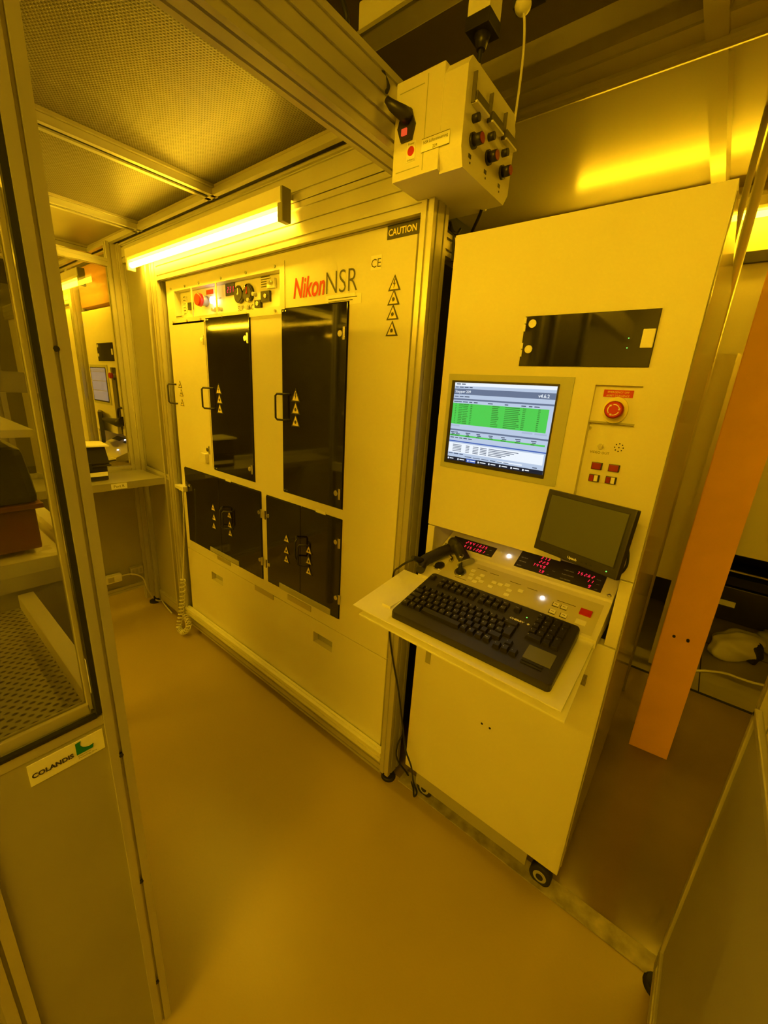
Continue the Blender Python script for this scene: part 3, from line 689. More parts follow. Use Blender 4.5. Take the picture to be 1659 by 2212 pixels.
for k in range(3):
    yy = 1.012 + .0835 * k
    # card holder / meter
    m = MB(); m.box(bx1, bx1 + .002, yy - .014, yy + .048, 2.262, 2.302, 1); m.box(bx1, bx1 + .010, yy - .018, yy - .0155, 2.244, 2.300, 2); m.box(bx1, bx1 + .013, yy - .013, yy + .047, 2.247, 2.266, 2); m.box(bx1, bx1 + .015, yy - .015, yy + .050, 2.243, 2.2475, 0); m.build('meter_holder', [WHITE2, WHITE, mat('smoked_insert', (.12, .11, .08), .4)], cb)
    m = MB(); m.cyl((bx1, yy, 2.222), (bx1 + .016, yy, 2.222), .0085, 12, 0); m.build('small_knob', BLACK, cb)
    m = MB(); m.cyl((bx1, yy + .006, 2.182), (bx1 + .006, yy + .006, 2.182), .016, 20, 0); m.cyl((bx1 + .006, yy + .006, 2.182), (bx1 + .026, yy + .006, 2.182), .012, 20, 0); m.cyl((bx1 + .026, yy + .006, 2.182), (bx1 + .0275, yy + .006, 2.182), .0105, 20, 1); m.build('dial_knob', [BLACK, REDD], cb)
    m = MB(); m.box(bx1, bx1 + .001, yy - .006, yy + .006, 2.146, 2.154, 0); m.box(bx1, bx1 + .001, yy + .002, yy + .006, 2.136, 2.140, 0); m.build('dial_print', DARKP, cb)
m = MB(); m.tube(curve_pts([(-.79, by0 - .052, 2.285), (-.80, .93, 2.31), (-.815, .90, 2.345), (-.84, .86, 2.36), (-.86, .7, 2.37)]), .0045, 8)
tag(m.build('mains_lead', BLACKM), 'black power cord running from the control box up over the long beam', 'cable')
# ceiling hangings
t = thing('hanging_socket', (-.64, 1.25, 2.48), 'square cream socket with a black coupling hanging at the top of the photo', 'socket')
c0 = on('y', 1.2, 1045, 45)
m = MB(); m.box(c0.x - .032, c0.x + .032, 1.168, 1.232, c0.z - .004, c0.z + .25, 0, .003); m.build('housing', WHITE2, t)
m = MB(); m.box(c0.x - .034, c0.x + .034, 1.166, 1.234, c0.z - .03, c0.z, 0, .002); m.cyl((c0.x, 1.2, c0.z - .06), (c0.x, 1.2, c0.z - .028), .012, 14, 0, r2=.022); m.build('coupling', BLACK, t)
m = MB(); m.box(c0.x - .008, c0.x + .008, 1.19, 1.21, c0.z + .2, 2.84); m.build('hanger_rod', ALU, t)
c1 = on('y', 1.2, 1030, 170)
m = MB(); m.tube(curve_pts([(c0.x, 1.2, c0.z - .05), (c0.x - .004, 1.2, c0.z - .1), (c1.x, 1.19, c1.z), (c1.x - .01, 1.18, 2.318)]), .006, 8, 0)
m.tube(curve_pts([(c0.x - .004, 1.2, c0.z - .088), (c0.x - .005, 1.2, c0.z - .098), (c1.x + .003, 1.19, c1.z + .02)]), .0075, 8, 1)
tag(m.build('drop_cable', [BLACKM, CABLEW]), 'black cable dropping from the hanging socket into the control box top', 'cable')
c2 = on('y', 1.3, 1130, 12); c3 = on('y', 1.3, 1128, 140); c4 = on('y', 1.28, 1110, 270); c5 = on('y', 1.26, 1099, 310)
t = thing('pull_cord', c2, 'cream pull cord with a round weight hanging right of the control box', 'cord')
m = MB(); m.ball(c2, .022, 0, sc=(1, 1, .9)); m.cyl((c2.x - .0, 1.3, c2.z), (c2.x, 1.3, 2.84), .008, 10, 0); m.box(c2.x - .03, c2.x + .05, 1.30, 1.33, c2.z + .005, c2.z + .03, 1); m.build('weight', [WHITE2, BLACK], t)
m = MB(); m.tube(curve_pts([c2, on('y', 1.3, 1133, 60), c3, c4, c5]), .0035, 8); m.build('cord', CABLEW, t)
d0 = on('y', 1.22, 1040, 455); d1 = on('y', 1.3, 1020, 500)
m = MB(); m.tube(curve_pts([(d0.x, 1.22, d0.z + .03), d0, d1, on('y', 1.35, 1005, 530)]), .005, 8)
tag(m.build('outlet_cable', BLACKM), 'short black cable leaving the underside of the control box', 'cable')
m = MB(); m.tube(curve_pts([on('y', 1.2, 972, 480), on('y', 1.2, 978, 500), on('y', 1.2, 980, 530), on('y', 1.2, 977, 565)]), .0045, 8); m.tube(curve_pts([on('y', 1.2, 968, 490), on('y', 1.2, 985, 505), on('y', 1.22, 995, 495)]), .004, 8)
tag(m.build('tied_cable', BLACKM), 'black cable bundle behind the post at the console top corner', 'cable')
# cable tray on the dark ceiling and hose at the beam top
t = thing('cable_duct', (-.6, 1.2, 2.66), 'cream cable duct crossing the dark ceiling at the top of the photo', 'duct')
a = on('z', 2.66, 773, 85)
m = MB(); m.box(a.x, 3, a.y, a.y + .07, 2.66, 2.75, 0, .004); m.box(a.x, 3, a.y - .010, a.y, 2.66, 2.672, 1); m.build('duct_body', [WHITE2, ALU], t)
m = MB(); m.tube(curve_pts([on('y', .85, 738, -5), on('y', .85, 748, 30), on('y', .86, 751, 60)]), .006, 8)
tag(m.build('loose_cable', BLACKM), 'short black cable hanging over the long beam at the top edge', 'cable')

# ================================================================== OPERATOR CONSOLE
def build_console(label, far=False):
    co = thing('operator_console', (-.38, 1.5, 0), label, 'console')
    yc, xa, xb, za, zb, yk = 1.13, -.690, -.073, .118, 2.033, 2.1
    slot = (-.2525, -.151, 1.186, 1.648)
    m = MB(); m.plate(xa, xb, 1.178, zb, yc, yc + .034, [slot, (slot[0] + .0, slot[1], 1.178, 1.19)]); m.box(xa, xb, yc + .034, yk, 1.178 + .01, zb, 0); m.build('upper_housing', WHITE, co)
    m = MB(); m.box(xa, xb, yc, yk, za, .978, 0, .004); m.build('lower_cover', WHITE, co)
    for c0_, c1_ in ((xa, -.664), (-.103, xb)): m = MB(); m.box(c0_, c1_, yc, yk, .982, 1.174, 0, .002); m.build('cheek', WHITE, co)
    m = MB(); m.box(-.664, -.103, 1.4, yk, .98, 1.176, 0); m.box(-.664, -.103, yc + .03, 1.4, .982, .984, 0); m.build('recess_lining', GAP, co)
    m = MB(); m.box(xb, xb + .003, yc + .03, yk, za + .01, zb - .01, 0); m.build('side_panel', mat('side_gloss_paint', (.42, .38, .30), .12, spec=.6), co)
    m = MB(); m.box(xa + .055, xb - .10, yc + .008, yc + .02, .055, za + .01, 0); m.build('plinth_strip', PANEL, co)
    for xx in (xa + .09, xb - .05):
        m = MB(); m.tube([(xx, yc + .022, .036), (xx, yc + .05, .036)], .036, 26, 0); m.tube([(xx, yc + .020, .036), (xx, yc + .05, .036)], .022, 20, 1); m.tube([(xx, yc + .018, .036), (xx, yc + .03, .036)], .012, 16, 0); m.box(xx - .02, xx + .02, yc + .05, yc + .09, .05, za, 1); m.build('caster', [BLACKM, GREYP], co)
    def P(u, v, y=yc): q = on('y', y, u, v); return q.x, q.z
    # window door
    m = MB(); m.box(-.452, -.149, yc - .004, yc, 1.689, 1.811, 0, .0008); wd = m.build('window_door', TINT, co)
    for (u, v) in ((1152, 700), (1143, 755)):
        m = MB(); q = P(u, v); m.cyl((q[0], yc - .007, q[1]), (q[0], yc - .004, q[1]), .010, 20, 0); m.box(-.4535, -.4475, yc - .007, yc, q[1] - .018, q[1] - .001, 0); m.box(-.4535, -.4475, yc - .007, yc, q[1] + .001, q[1] + .016, 0); m.build('hinge', WHITE2, wd)
    a = P(1392, 711); b = P(1413, 752); m = MB(); m.box(b[0] - .028, -.151, yc - .007, yc - .003, b[1], a[1], 0, .002); m.build('latch_plate', WHITE2, wd)
    if not far:
        m = MB()
        for (u, v) in ((1359, 731), (1355, 752)):
            q = P(u, v); m.cyl((q[0], yc - .0045, q[1]), (q[0], yc - .004, q[1]), .0015, 8, 0)
        m.build('green_led', LED_G, wd)
    # screen
    m = MB(); m.box(-.664, -.302, yc - .004, yc, 1.381, 1.664, 0, .001); bz = m.build('screen_bezel', BEZEL, co)
    sx0, sx1, sz0, sz1 = -.650, -.335, 1.398, 1.646
    m = MB(); m.box(sx0, sx1, yc - .007, yc - .003, sz0, sz1, 0, .001); m.build('display_border', BLACK, bz)
    sx0 += .012; sx1 -= .004; sz0 += .010; sz1 -= .006; ys = yc - .0078
    if far:
        m = MB(); m.box(sx0, sx1, ys, yc - .004, sz0, sz1, 0)
        for zf in (.93, .88, .6, .3): m.box(sx0, sx1, ys - .0004, ys, sz0 + (sz1 - sz0) * zf, sz0 + (sz1 - sz0) * zf + .004, 1)
        m.build('display', [S_DIM, GREYP], bz)
    else:
        mats = [S_BG, S_BAR, S_GREEN, S_BLUE, S_TXT, S_GTXT, S_TASK, S_WHITE, S_PANEL]
        m = MB(); W, Hh = sx1 - sx0, sz1 - sz0
        def r(x0, x1, y0, y1, k, lay=1):      # fractions, y from the top
            m.box(sx0 + W * x0, sx0 + W * x1, ys - .0002 * lay, yc - .004, sz1 - Hh * y1, sz1 - Hh * y0, k)
        r(0, 1, 0, 1, 0, 0); r(0, 1, 0, .04, 7); r(0, 1, .075, .145, 1); r(0, 1, .195, .215, 1); r(.0, .965, .255, .52, 2); r(0, 1, .585, .605, 1); r(0, .98, .655, .675, 2); r(0, 1, .735, .75, 3)
        r(.0, .985, .765, .89, 7); r(0, 1, .95, 1, 6); r(.0, .1, .53, .55, 8); r(.75, .85, .53, .55, 8); r(.87, .98, .53, .55, 8); r(.55, .8, .915, .93, 7)
        r(.22, .325, .952, .998, 3, 2)
        def words(x, y, n, wd_, k, h_=.012, lay=3):
            for q in range(n):
                ww = wd_ * random.uniform(.6, 1.1); r(x, x + ww, y, y + h_, k, lay); x += ww + wd_ * .25
        words(.02, .012, 2, .05, 4); words(.01, .05, 4, .045, 4); words(.01, .165, 3, .05, 4)
        for xx in (.01, .06, .11, .18, .23, .38, .55, .71, .78, .83): words(xx, .23, 1, .05, 4)
        for k in range(12):
            y = .262 + k * .0215
            for xx, ww in ((.03, .012), (.07, .045), (.12, .055), (.2, .02), (.43, .07), (.56, .14), (.73, .03), (.87, .02)): r(xx, xx + ww * random.uniform(.85, 1.1), y, y + .009, 5, 3)
        for xx in (.01, .06, .18, .3, .43, .56, .7, .85): words(xx, .62, 1, .05, 4); words(xx, .66, 1, .05, 5); words(xx + .01, .64, 1, .04, 4)
        words(.01, .69, 5, .055, 4)
        for k in range(5):
            y = .785 + k * .02
            for xx, ww in ((.05, .1), (.2, .04), (.28, .06), (.36, .07), (.45, .3 - .04 * k)): r(xx, xx + ww, y, y + .008, 4, 3)
        words(.01, .9, 3, .05, 4); words(.2, .925, 6, .07, 4, .008); words(.9, .925, 1, .06, 4)
        xx = .005
        for k in range(8): r(xx, xx + .014, .965, .987, 7, 3); words(xx + .025, .97, 1, .06, 7, .01, 4); xx += .115
        m.text('Stepper 209', .0105, (sx0 + .004, ys - .0008, sz1 - Hh * .125), m=7, bold=.0001)
        m.text('v4.6.2', .0125, (sx0 + W * .85, ys - .0008, sz1 - Hh * .13), m=7, bold=.0002)
        m.build('display', mats, bz)
    # control strip
    sy = yc + .024
    m = MB(); m.box(slot[0] - .001, slot[1] + .001, sy, yc + .033, 1.178, slot[3] + .001, 0)
    m.box(slot[0], slot[1], sy - .012, sy, 1.562, slot[3], 0); st = m.build('control_strip', mat('black_strip_panel', (.02, .02, .02), .4) if far else WHITE, co)
    if not far:
        def S(u, v): return P(u, v, sy)
        m = MB(); m.box(-.233, -.169, sy - .0135, sy - .012, 1.621, 1.638, 0); m.text('EMERGENCY OFF', .0062, (-.201, sy - .0142, 1.6305), m=1, align='CENTER', xs=.98); m.text('ARRET D\'URGENCE', .0062, (-.201, sy - .0142, 1.6225), m=1, align='CENTER', xs=.92); m.build('emergency_label', [RED, YLABEL], st)
    else: sx_ = 0
    q = (-.1965, 1.592)
    m = MB()
    if not far:
        ring = [(q[0] - .002 + .027 * math.cos(a_), q[1] - .001 + .031 * math.sin(a_)) for a_ in [2 * math.pi * k / 28 for k in range(28)]]
        m.prism(ring, 'y', sy - .022, sy - .012, 2)
    m.cyl((q[0], sy - .012, q[1]), (q[0], sy - .036, q[1]), .014, 20, 1); m.cyl((q[0], sy - .036, q[1]), (q[0], sy - .052, q[1]), .0195, 32, 0, r2=.0202); m.cyl((q[0], sy - .052, q[1]), (q[0], sy - .055, q[1]), .0202, 32, 0, r2=.016)
    eb = m.build('emergency_button', [RED, GREYP, YLABEL], st)
    if not far:
        m = MB()
        for k in range(3):
            a0 = math.radians(100 + 120 * k); n = 9; pin, pout = [], []
            for j in range(n):
                a_ = a0 - math.radians(85) * j / (n - 1); pin.append((q[0] + .0112 * math.cos(a_), q[1] + .0112 * math.sin(a_))); pout.append((q[0] + .0130 * math.cos(a_), q[1] + .0130 * math.sin(a_)))
            m.prism(pin + pout[::-1], 'y', sy - .0557, sy - .0545, 0)
            ae = a0 - math.radians(85); tp = ae - math.radians(22); m.prism([(q[0] + .0092 * math.cos(ae), q[1] + .0092 * math.sin(ae)), (q[0] + .0152 * math.cos(ae), q[1] + .0152 * math.sin(ae)), (q[0] + .0121 * math.cos(tp), q[1] + .0121 * math.sin(tp))], 'y', sy - .0557, sy - .0545, 0)
        m.build('arrow_print', LABEL, eb)
        m = MB(); m.box(slot[0], slot[1], sy - .013, sy, 1.558, 1.562, 0); m.build('ledge', GREYP, st)
        q = S(1298, 964); m = MB(); m.cyl((q[0], sy - .004, q[1]), (q[0], sy, q[1]), .0075, 6, 0); m.cyl((q[0], sy - .012, q[1]), (q[0], sy - .004, q[1]), .005, 14, 0); m.build('video_jack', STEEL, st)
        m = MB(); m.text('VIDEO OUT', .0085, (q[0], sy - .0008, q[1] - .019), m=0, align='CENTER'); m.build('jack_lettering', DARKP, st)
        q = S(1275, 924); m = MB(); m.cyl((q[0], sy - .003, q[1]), (q[0], sy, q[1]), .004, 10); m.build('screw', STEEL, st)
        q = S(1337, 967); m = MB(); m.cyl((q[0], sy - .0006, q[1]), (q[0], sy, q[1]), .0016, 8)
        for k in range(8): a_ = k * math.pi / 4; m.cyl((q[0] + .0095 * math.cos(a_), sy - .0006, q[1] + .0095 * math.sin(a_)), (q[0] + .0095 * math.cos(a_), sy, q[1] + .0095 * math.sin(a_)), .0016, 8)
        m.build('speaker_hole', GAP, st)
        for k, (u, v) in enumerate(((1290, 1006), (1327, 1011), (1284, 1032), (1320, 1037))):
            q = S(u, v); m = MB(); m.box(q[0] - .0125, q[0] + .0125, sy - .007, sy, q[1] - .009, q[1] + .009, 1, .001)
            if k < 2: m.box(q[0] - .011, q[0] + .010, sy - .009, sy - .006, q[1] - .008, q[1] + .008, 0, .001)
            else: m.box(q[0] - .011, q[0] - .001, sy - .009, sy - .006, q[1] - .008, q[1] + .008, 0, .001); m.box(q[0], q[0] + .009, sy - .009, sy - .006, q[1] - .008, q[1] + .008, 2, .001)
            m.build('push_button', [REDD, BLACK, PAPER], st)
    # sloped operator panel
    k1 = (.085 - .027) / .14; k2 = .5
    m = MB(); m.prism([(1.05, 1.0), (1.05, 1.027), (1.185, 1.081), (1.19, 1.087), (1.31, 1.147), (1.31, 1.0)], 'x', -.662, -.113, 0, .0015); op = m.build('operator_panel', WHITE, co)
    s1 = Vector((0, 1, .054 / .135)).normalized(); n1 = Vector((0, -s1.z, s1.y)); s2 = Vector((0, 1, .5)).normalized(); n2 = Vector((0, -s2.z, s2.y))
    def L1(x, y, h=0): return Vector((x, y, 1.027 + (y - 1.05) * .4)) + n1 * h
    def L2(x, y, h=0): return Vector((x, y, 1.087 + (y - 1.19) * .5)) + n2 * h
    def slab(mb, Lf, x0, x1, y0, y1, h0, h1, k=0, bev=0):
        mb.hexa([Lf(x0, y0, h0), Lf(x1, y0, h0), Lf(x1, y1, h0), Lf(x0, y1, h0), Lf(x0, y0, h1), Lf(x1, y0, h1), Lf(x1, y1, h1), Lf(x0, y1, h1)], k, bev)
    lines = (((-.642, -.481, 1.206, 1.247), [('24413.35', -.590, 1.2295, .0125), ('3151381', -.5905, 1.2105, .0125)]),
             ((-.402, -.148, 1.202, 1.272), [('373', -.3395, 1.256, .011), ('22.9', -.338, 1.240, .011), ('744.9', -.352, 1.2235, .011), ('7.9', -.328, 1.206, .011), ('752.62', -.226, 1.240, .011), ('11', -.193, 1.2235, .011), ('9', -.184, 1.206, .011)]))
    for (x0, x1, y0, y1), txts in lines:
        m = MB(); slab(m, L2, x0, x1, y0, y1, 0, .0015); rd = m.build('readout_window', BLACK, op)
        if far: continue
        m = MB()
        for t_, x, y, h in txts: seven(m, t_, L2(x, y, .0021), (1, 0, 0), s2, h, 0, gap=.95)
        m.build('digits', LED_R, rd)
        m = MB()
        if x0 > -.5:
            for t_, x, y in (('AIR TEMP', -.395, 1.240), ('AIR PRESS', -.395, 1.2245), ('FLOW', -.395, 1.207), ('LASER PRESS', -.262, 1.240), ('FLASH POWER', -.262, 1.2235), ('OLD POWER', -.262, 1.207)): m.text(t_, .0052, L2(x, y, .0021), yd=s2, m=0)
            for t_, x, y in (('Torr', -.290, 1.2235), ('kPa', -.30, 1.206), ('mmHg', -.17, 1.240), ('mW', -.166, 1.2235), ('mW', -.166, 1.206)): m.text(t_, .0045, L2(x, y, .0021), yd=s2, m=0)
        else:
            for y in (1.2295, 1.2105): m.text('µm', .006, L2(-.500, y, .0021), yd=s2, m=0)
        m.build('unit_lettering', LEGEND, rd)
    for x, y, f in ((-.432, 1.231, 2), (-.278, 1.122, 1)):
        Lf = L2 if f == 2 else L1; nn = n2 if f == 2 else n1
        m = MB(); m.cyl(Lf(x, y, 0), Lf(x, y, .005), .0055, 14, 0); m.build('indicator_lamp', LED_W, op)
    if not far:
        q = (-.463, 1.238); m = MB(); m.cyl(L2(*q, 0), L2(*q, .003), .003, 10, 0); m.build('small_lamp', LABEL, op)
        for x, y in ((-.125, 1.203), (-.652, 1.203)): m = MB(); m.cyl(L2(x, y, 0), L2(x, y, .004), .006, 12, 0, r2=.003); m.build('bolt', STEEL, op)
        m = MB(); slab(m, L1, -.60, -.128, 1.058, 1.168, 0, .0008, 0); m.build('membrane_plate', SHEET if False else mat('membrane_film', (.62, .59, .50), .45, bump=.2, bscale=500), op)
        for x, y in ((-.505, 1.135), (-.502, 1.118), (-.499, 1.102), (-.470, 1.128), (-.476, 1.113), (-.480, 1.096), (-.462, 1.105), (-.425, 1.118), (-.428, 1.098), (-.405, 1.118), (-.385, 1.125), (-.372, 1.108), (-.372, 1.090), (-.342, 1.121)):
            m = MB(); slab(m, L1, x - .0075, x + .0075, y - .005, y + .005, .0008, .0022, 0, .0005); m.build('membrane_key', LABEL, op)
        m = MB()
        for x, y, wd_ in ((-.50, 1.150, .035), (-.455, 1.148, .03), (-.385, 1.142, .035), (-.33, 1.14, .03), (-.545, 1.088, .04), (-.24, 1.132, .05)): slab(m, L1, x, x + wd_, y, y + .0015, .0008, .0012, 0)
        m.build('membrane_print', DARKP, op)
        for x, y in ((-.238, 1.115), (-.216, 1.115), (-.238, 1.088), (-.208, 1.088)):
            m = MB(); slab(m, L1, x - .009, x + .009, y - .007, y + .007, .0008, .002, 1); slab(m, L1, x - .007, x + .009, y - .0055, y + .007, .002, .004, 0, .0005); slab(m, L1, x - .003, x + .004, y, y + .0015, .004, .0044, 1); m.build('corner_button', [WHITE2, DARKP], op)
        m = MB(); slab(m, L1, -.176, -.146, 1.112, 1.132, .0008, .006, 0, .001); m.build('red_button', RED, op)
        m = MB(); slab(m, L1, -.176, -.150, 1.080, 1.096, .0008, .002, 0, .0005); m.build('blank_button', WHITE2, op)
        for x, y, full in ((-.540, 1.112, True), (-.618, 1.108, False)):
            t_ = MB(); t_.cyl(L1(x, y, 0), L1(x, y, .004), .021, 28, 0, r2=.019); t_.cyl(L1(x, y, .004), L1(x, y, .0045), .014, 24, 1); jb = t_.build('joystick', [STEEL, BLACKM], op)
            if full:
                t_ = MB(); b0 = L1(x, y, .003); t_.tube([b0, b0 + Vector((0, -.001, .008)), b0 + Vector((0, -.002, .02)), b0 + Vector((0, -.006, .052))], [.013, .010, .0055, .0055], 14, 0); t_.tube([b0 + Vector((0, -.006, .052)), b0 + Vector((0, -.007, .060))], [.0085, .0085], 14, 1); t_.tube([b0 + Vector((0, -.007, .060)), b0 + Vector((0, -.0072, .0615))], [.0045, .0045], 12, 0); t_.build('stick', [BLACKM, STEEL], jb)
    # keyboard tray
    def T(x, y, h=0): return Vector((x, y, .985 + (y - .795) * .13 + h))
    m = MB(); m.hexa([T(-.722, .80, -.003), T(-.117, .79, -.003), T(-.117, 1.055, -.003), T(-.722, 1.055, -.003), T(-.722, .80), T(-.117, .79), T(-.117, 1.055), T(-.722, 1.055)], 0, .001)
    m.hexa([T(-.690, .792, -.018), T(-.105, .782, -.018), T(-.115, 1.055, -.018), T(-.69, 1.055, -.018), T(-.690, .792, -.013), T(-.105, .782, -.013), T(-.115, 1.055, -.013), T(-.69, 1.055, -.013)], 0, .001)
    m.box(-.65, -.62, .85, 1.14, .984, 1.0, 0); m.box(-.2, -.17, .85, 1.14, .984, 1.0, 0)
    m.build('keyboard_tray', WHITE2, co)
    # lower front details
    if not far:
        a = P(921, 1405); m = MB(); m.box(a[0], a[0] + .022, yc - .0012, yc, a[1] - .05, a[1] + .05, 0); m.build('tape_patch', PANEL, co)
        a = P(1250, 1465); m = MB(); m.box(a[0] - .005, a[0] + .02, yc - .0012, yc, a[1] - .016, a[1] + .02, 0); m.build('mesh_patch', perforated('vent_mesh', (.36, .33, .24), (.1, .09, .06), .003, .3), co)
        m = MB()
        for (u, v) in ((1041, 1563), (1058, 1573)): q = P(u, v); m.cyl((q[0], yc - .001, q[1]), (q[0], yc, q[1]), .004, 10)
        m.build('screw_hole', GAP, co)
    return co
console = build_console('tall cream operator console with lit screen and keyboard tray, right of the post')

# keyboard on the tray
kb = thing('keyboard', (-.372, .93, 1.0), 'black full-size keyboard with touchpad lying on the console tray', 'keyboard')
KT = Vector((0, 1, .22)).normalized(); KN = Vector((0, -KT.z, KT.y)); KO = Vector((-.594, .820, 1.0098))
def K(u, v, h=0): return KO + Vector((u, 0, 0)) + KT * v + KN * h
KW, KD = .4405, .2205
def kslab(mb, u0, u1, v0, v1, h0, h1, k=0, bev=0, inset=0.0):
    mb.hexa([K(u0, v0, h0), K(u1, v0, h0), K(u1, v1, h0), K(u0, v1, h0), K(u0 + inset, v0 + inset, h1), K(u1 - inset, v0 + inset, h1), K(u1 - inset, v1 - inset * .6, h1), K(u0 + inset, v1 - inset * .6, h1)], k, bev)
m = MB()
def tz(y): return .985 + (y - .795) * .13
def kb_outline(h):
    r_ = .010; pts = []
    for cx_, cy_, a0 in ((KW - r_, KD - r_, 0), (r_, KD - r_, 90), (r_, r_, 180), (KW - r_, r_, 270)):
        for j in range(4): a_ = math.radians(a0 + j * 30); pts.append(K(cx_ + r_ * math.cos(a_), cy_ + r_ * math.sin(a_), h))
    return pts
top = kb_outline(0); top2 = [p - KN * .004 + (p - K(KW / 2, KD / 2)).normalized() * .002 for p in top]
bot = [Vector((p.x, p.y, tz(p.y) + .0015 + .012 * max(0, min(1, (p.y - .83) / .2)))) for p in top2]
R1 = [m.bm.verts.new(p) for p in top]; R2 = [m.bm.verts.new(p) for p in top2]; R3 = [m.bm.verts.new(p) for p in bot]
m.bm.faces.new(R1); m.bm.faces.new(R3[::-1]); n = len(R1)
for i in range(n):
    j = (i + 1) % n; m.bm.faces.new((R1[i], R2[i], R2[j], R1[j])); m.bm.faces.new((R2[i], R3[i], R3[j], R2[j]))
m.build('case', BLACK, kb)
for uu in (.03, KW - .05):
    m = MB(); p = K(uu, KD - .02, -.012); m.box(p.x, p.x + .02, p.y - .004, p.y + .004, tz(p.y), p.z, 0); m.build('tilt_foot', BLACKM, kb)
def key(u, v, wu=1.0, wv=1.0, leg='', sz=.0058):
    P_ = .0209; m = MB(); g = .0008
    kslab(m, u + g, u + wu * P_ - g, v + g, v + wv * P_ - g, -.001, .0095, 0, .0006, .0028)
    if leg:
        m.text(leg, sz, K(u + .005, v + wv * P_ - .0115, .0098), xd=(1, 0, 0), yd=KT, m=1, res=1, xs=.95)
    return m.build('key', [KEYM, LEGEND], kb)
PU, PV = .0209, .0211
rows = [.0385 + PV * i for i in range(5)]
U0 = .0035
for i, c in enumerate(['^', '1', '2', '3', '4', '5', '6', '7', '8', '9', '0', 'ß', "´"]): key(U0 + i * PU, rows[4], leg=c)
key(U0 + 13 * PU, rows[4], 1.9, leg='<-')
key(U0, rows[3], 1.5, leg='Tab', sz=.0045)
for i, c in enumerate('QWERTZUIOPÜ+'): key(U0 + (1.5 + i) * PU, rows[3], leg=c)
key(U0, rows[2], 1.75, leg='Caps', sz=.0045)
for i, c in enumerate('ASDFGHJKLÖÄ#'): key(U0 + (1.75 + i) * PU, rows[2], leg=c)
key(U0 + 13.75 * PU, rows[2], 1.15, 2, leg='<')
key(U0, rows[1], 1.25, leg='^')
for i, c in enumerate('<YXCVBNM,.-'): key(U0 + (1.25 + i) * PU, rows[1], leg=c)
key(U0 + 12.25 * PU, rows[1], 1.75, leg='^')
key(U0, rows[0], 1.15, leg='Strg', sz=.0045); key(U0 + 1.2 * PU, rows[0], 1, leg='#'); key(U0 + 2.25 * PU, rows[0], .95, leg='Alt', sz=.0045)
key(U0 + 3.25 * PU, rows[0], 5.75)
key(U0 + 9.05 * PU, rows[0], .95, leg='Alt', sz=.0045); key(U0 + 10.05 * PU, rows[0], 1, leg='#'); key(U0 + 11.1 * PU, rows[0], 1, leg='='); key(U0 + 12.15 * PU, rows[0], 1, leg='Strg', sz=.0045)
key(.2865, .032, leg='<'); key(.3075, .032, leg='v'); key(.3075, .032 + PV, leg='^'); key(.3285, .032, leg='>')
key(U0, .184, leg='Esc', sz=.0045)
for i in range(6):
    for r_ in range(2): key(.0455 + i * PU, .1635 + r_ * PV, leg='F%d' % (i + 1 + (0 if r_ else 6)), sz=.0045)
for i in range(4):
    for r_ in range(2): key(.180 + i * PU, .1635 + r_ * PV, leg=['Ins', 'Ende', 'Pos', 'Entf'][i], sz=.004)
key(.2765, .184, leg='Pause', sz=.0036)
UN = .3400
for r_, rowc in enumerate((('0', None, ','), ('1', '2', '3'), ('4', '5', '6'), ('7', '8', '9'), ('N', '/', '*'))):
    v = .1035 + r_ * PV
    for i, c in enumerate(rowc):
        if c is None: continue
        key(UN + i * PU, v, 2 if (r_ == 0 and i == 0) else 1, leg=c)
key(UN + 3 * PU, .1035 + 4 * PV, .95, leg='-'); key(UN + 3 * PU, .1035 + 2 * PV, .95, 2, leg='+'); key(UN + 3 * PU, .1035, .95, 2, leg='<')
m = MB(); kslab(m, .360, .425, .044, .091, 0, .0012, 0, .0005); m.build('touchpad', mat('touchpad_surface', (.13, .13, .085), .4), kb)
for v_ in (.026, .034): m = MB(); kslab(m, .362, .412, v_, v_ + .005, 0, .003, 0, .001); m.build('touchpad_button', BLACKM, kb)
m = MB(); m.text('CHERRY', .0092, K(.281, .1535, .0004), yd=KT, m=0, bold=.0004, xs=1.12); m.build('maker_lettering', LABEL, kb)
m = MB(); f = m.bm.faces.new([m.bm.verts.new(K(.3305 + .0042 * math.cos(a_), .157 + .0042 * math.sin(a_), .0004)) for a_ in (0, math.pi / 2, math.pi, 3 * math.pi / 2)]); m.build('maker_emblem', LABEL, kb)
m = MB(); m.cyl(K(.318, .180, 0), K(.318, .180, .0008), .0018, 8); m.build('status_led', LED_G, kb)
m = MB()
for i in range(4): m.text('PF%d' % (i + 1), .0034, K(UN + .004 + i * PU, .2105, .0004), yd=KT, m=0)
m.build('key_row_print', LEGEND, kb)

# hand scanner resting on the panel
sc = thing('barcode_scanner', (-.61, 1.13, 1.06), 'black pistol-grip barcode scanner leaning across the left end of the console panel', 'scanner')
h0 = on('z', 1.058, 908, 1232); h1 = on('z', 1.072, 914, 1214); h2 = on('z', 1.088, 940, 1199); h3 = on('z', 1.100, 966, 1188); h4 = on('z', 1.106, 980, 1182)
m = MB(); m.tube(curve_pts([h0, h1, h2, h3, h4], 5), [(.013, .016), (.015, .018), (.0165, .019), (.0175, .0195)] + [(.018, .0205)] * 17, 18); m.build('grip', BLACK, sc)
g0 = on('z', 1.128, 974, 1173); g1 = on('z', 1.124, 980, 1175); g2 = on('z', 1.112, 990, 1185); g3 = on('z', 1.094, 1001, 1205); g4 = on('z', 1.085, 1006, 1214)
m = MB(); m.tube(curve_pts([g0, g1, g2, g3, g4], 4), [(.010, .010), (.018, .016), (.022, .020), (.024, .022), (.025, .023)] + [(.025, .022)] * 4 + [(.024 + .0012 * i, .020) for i in range(8)], 20); m.build('head', BLACK, sc)
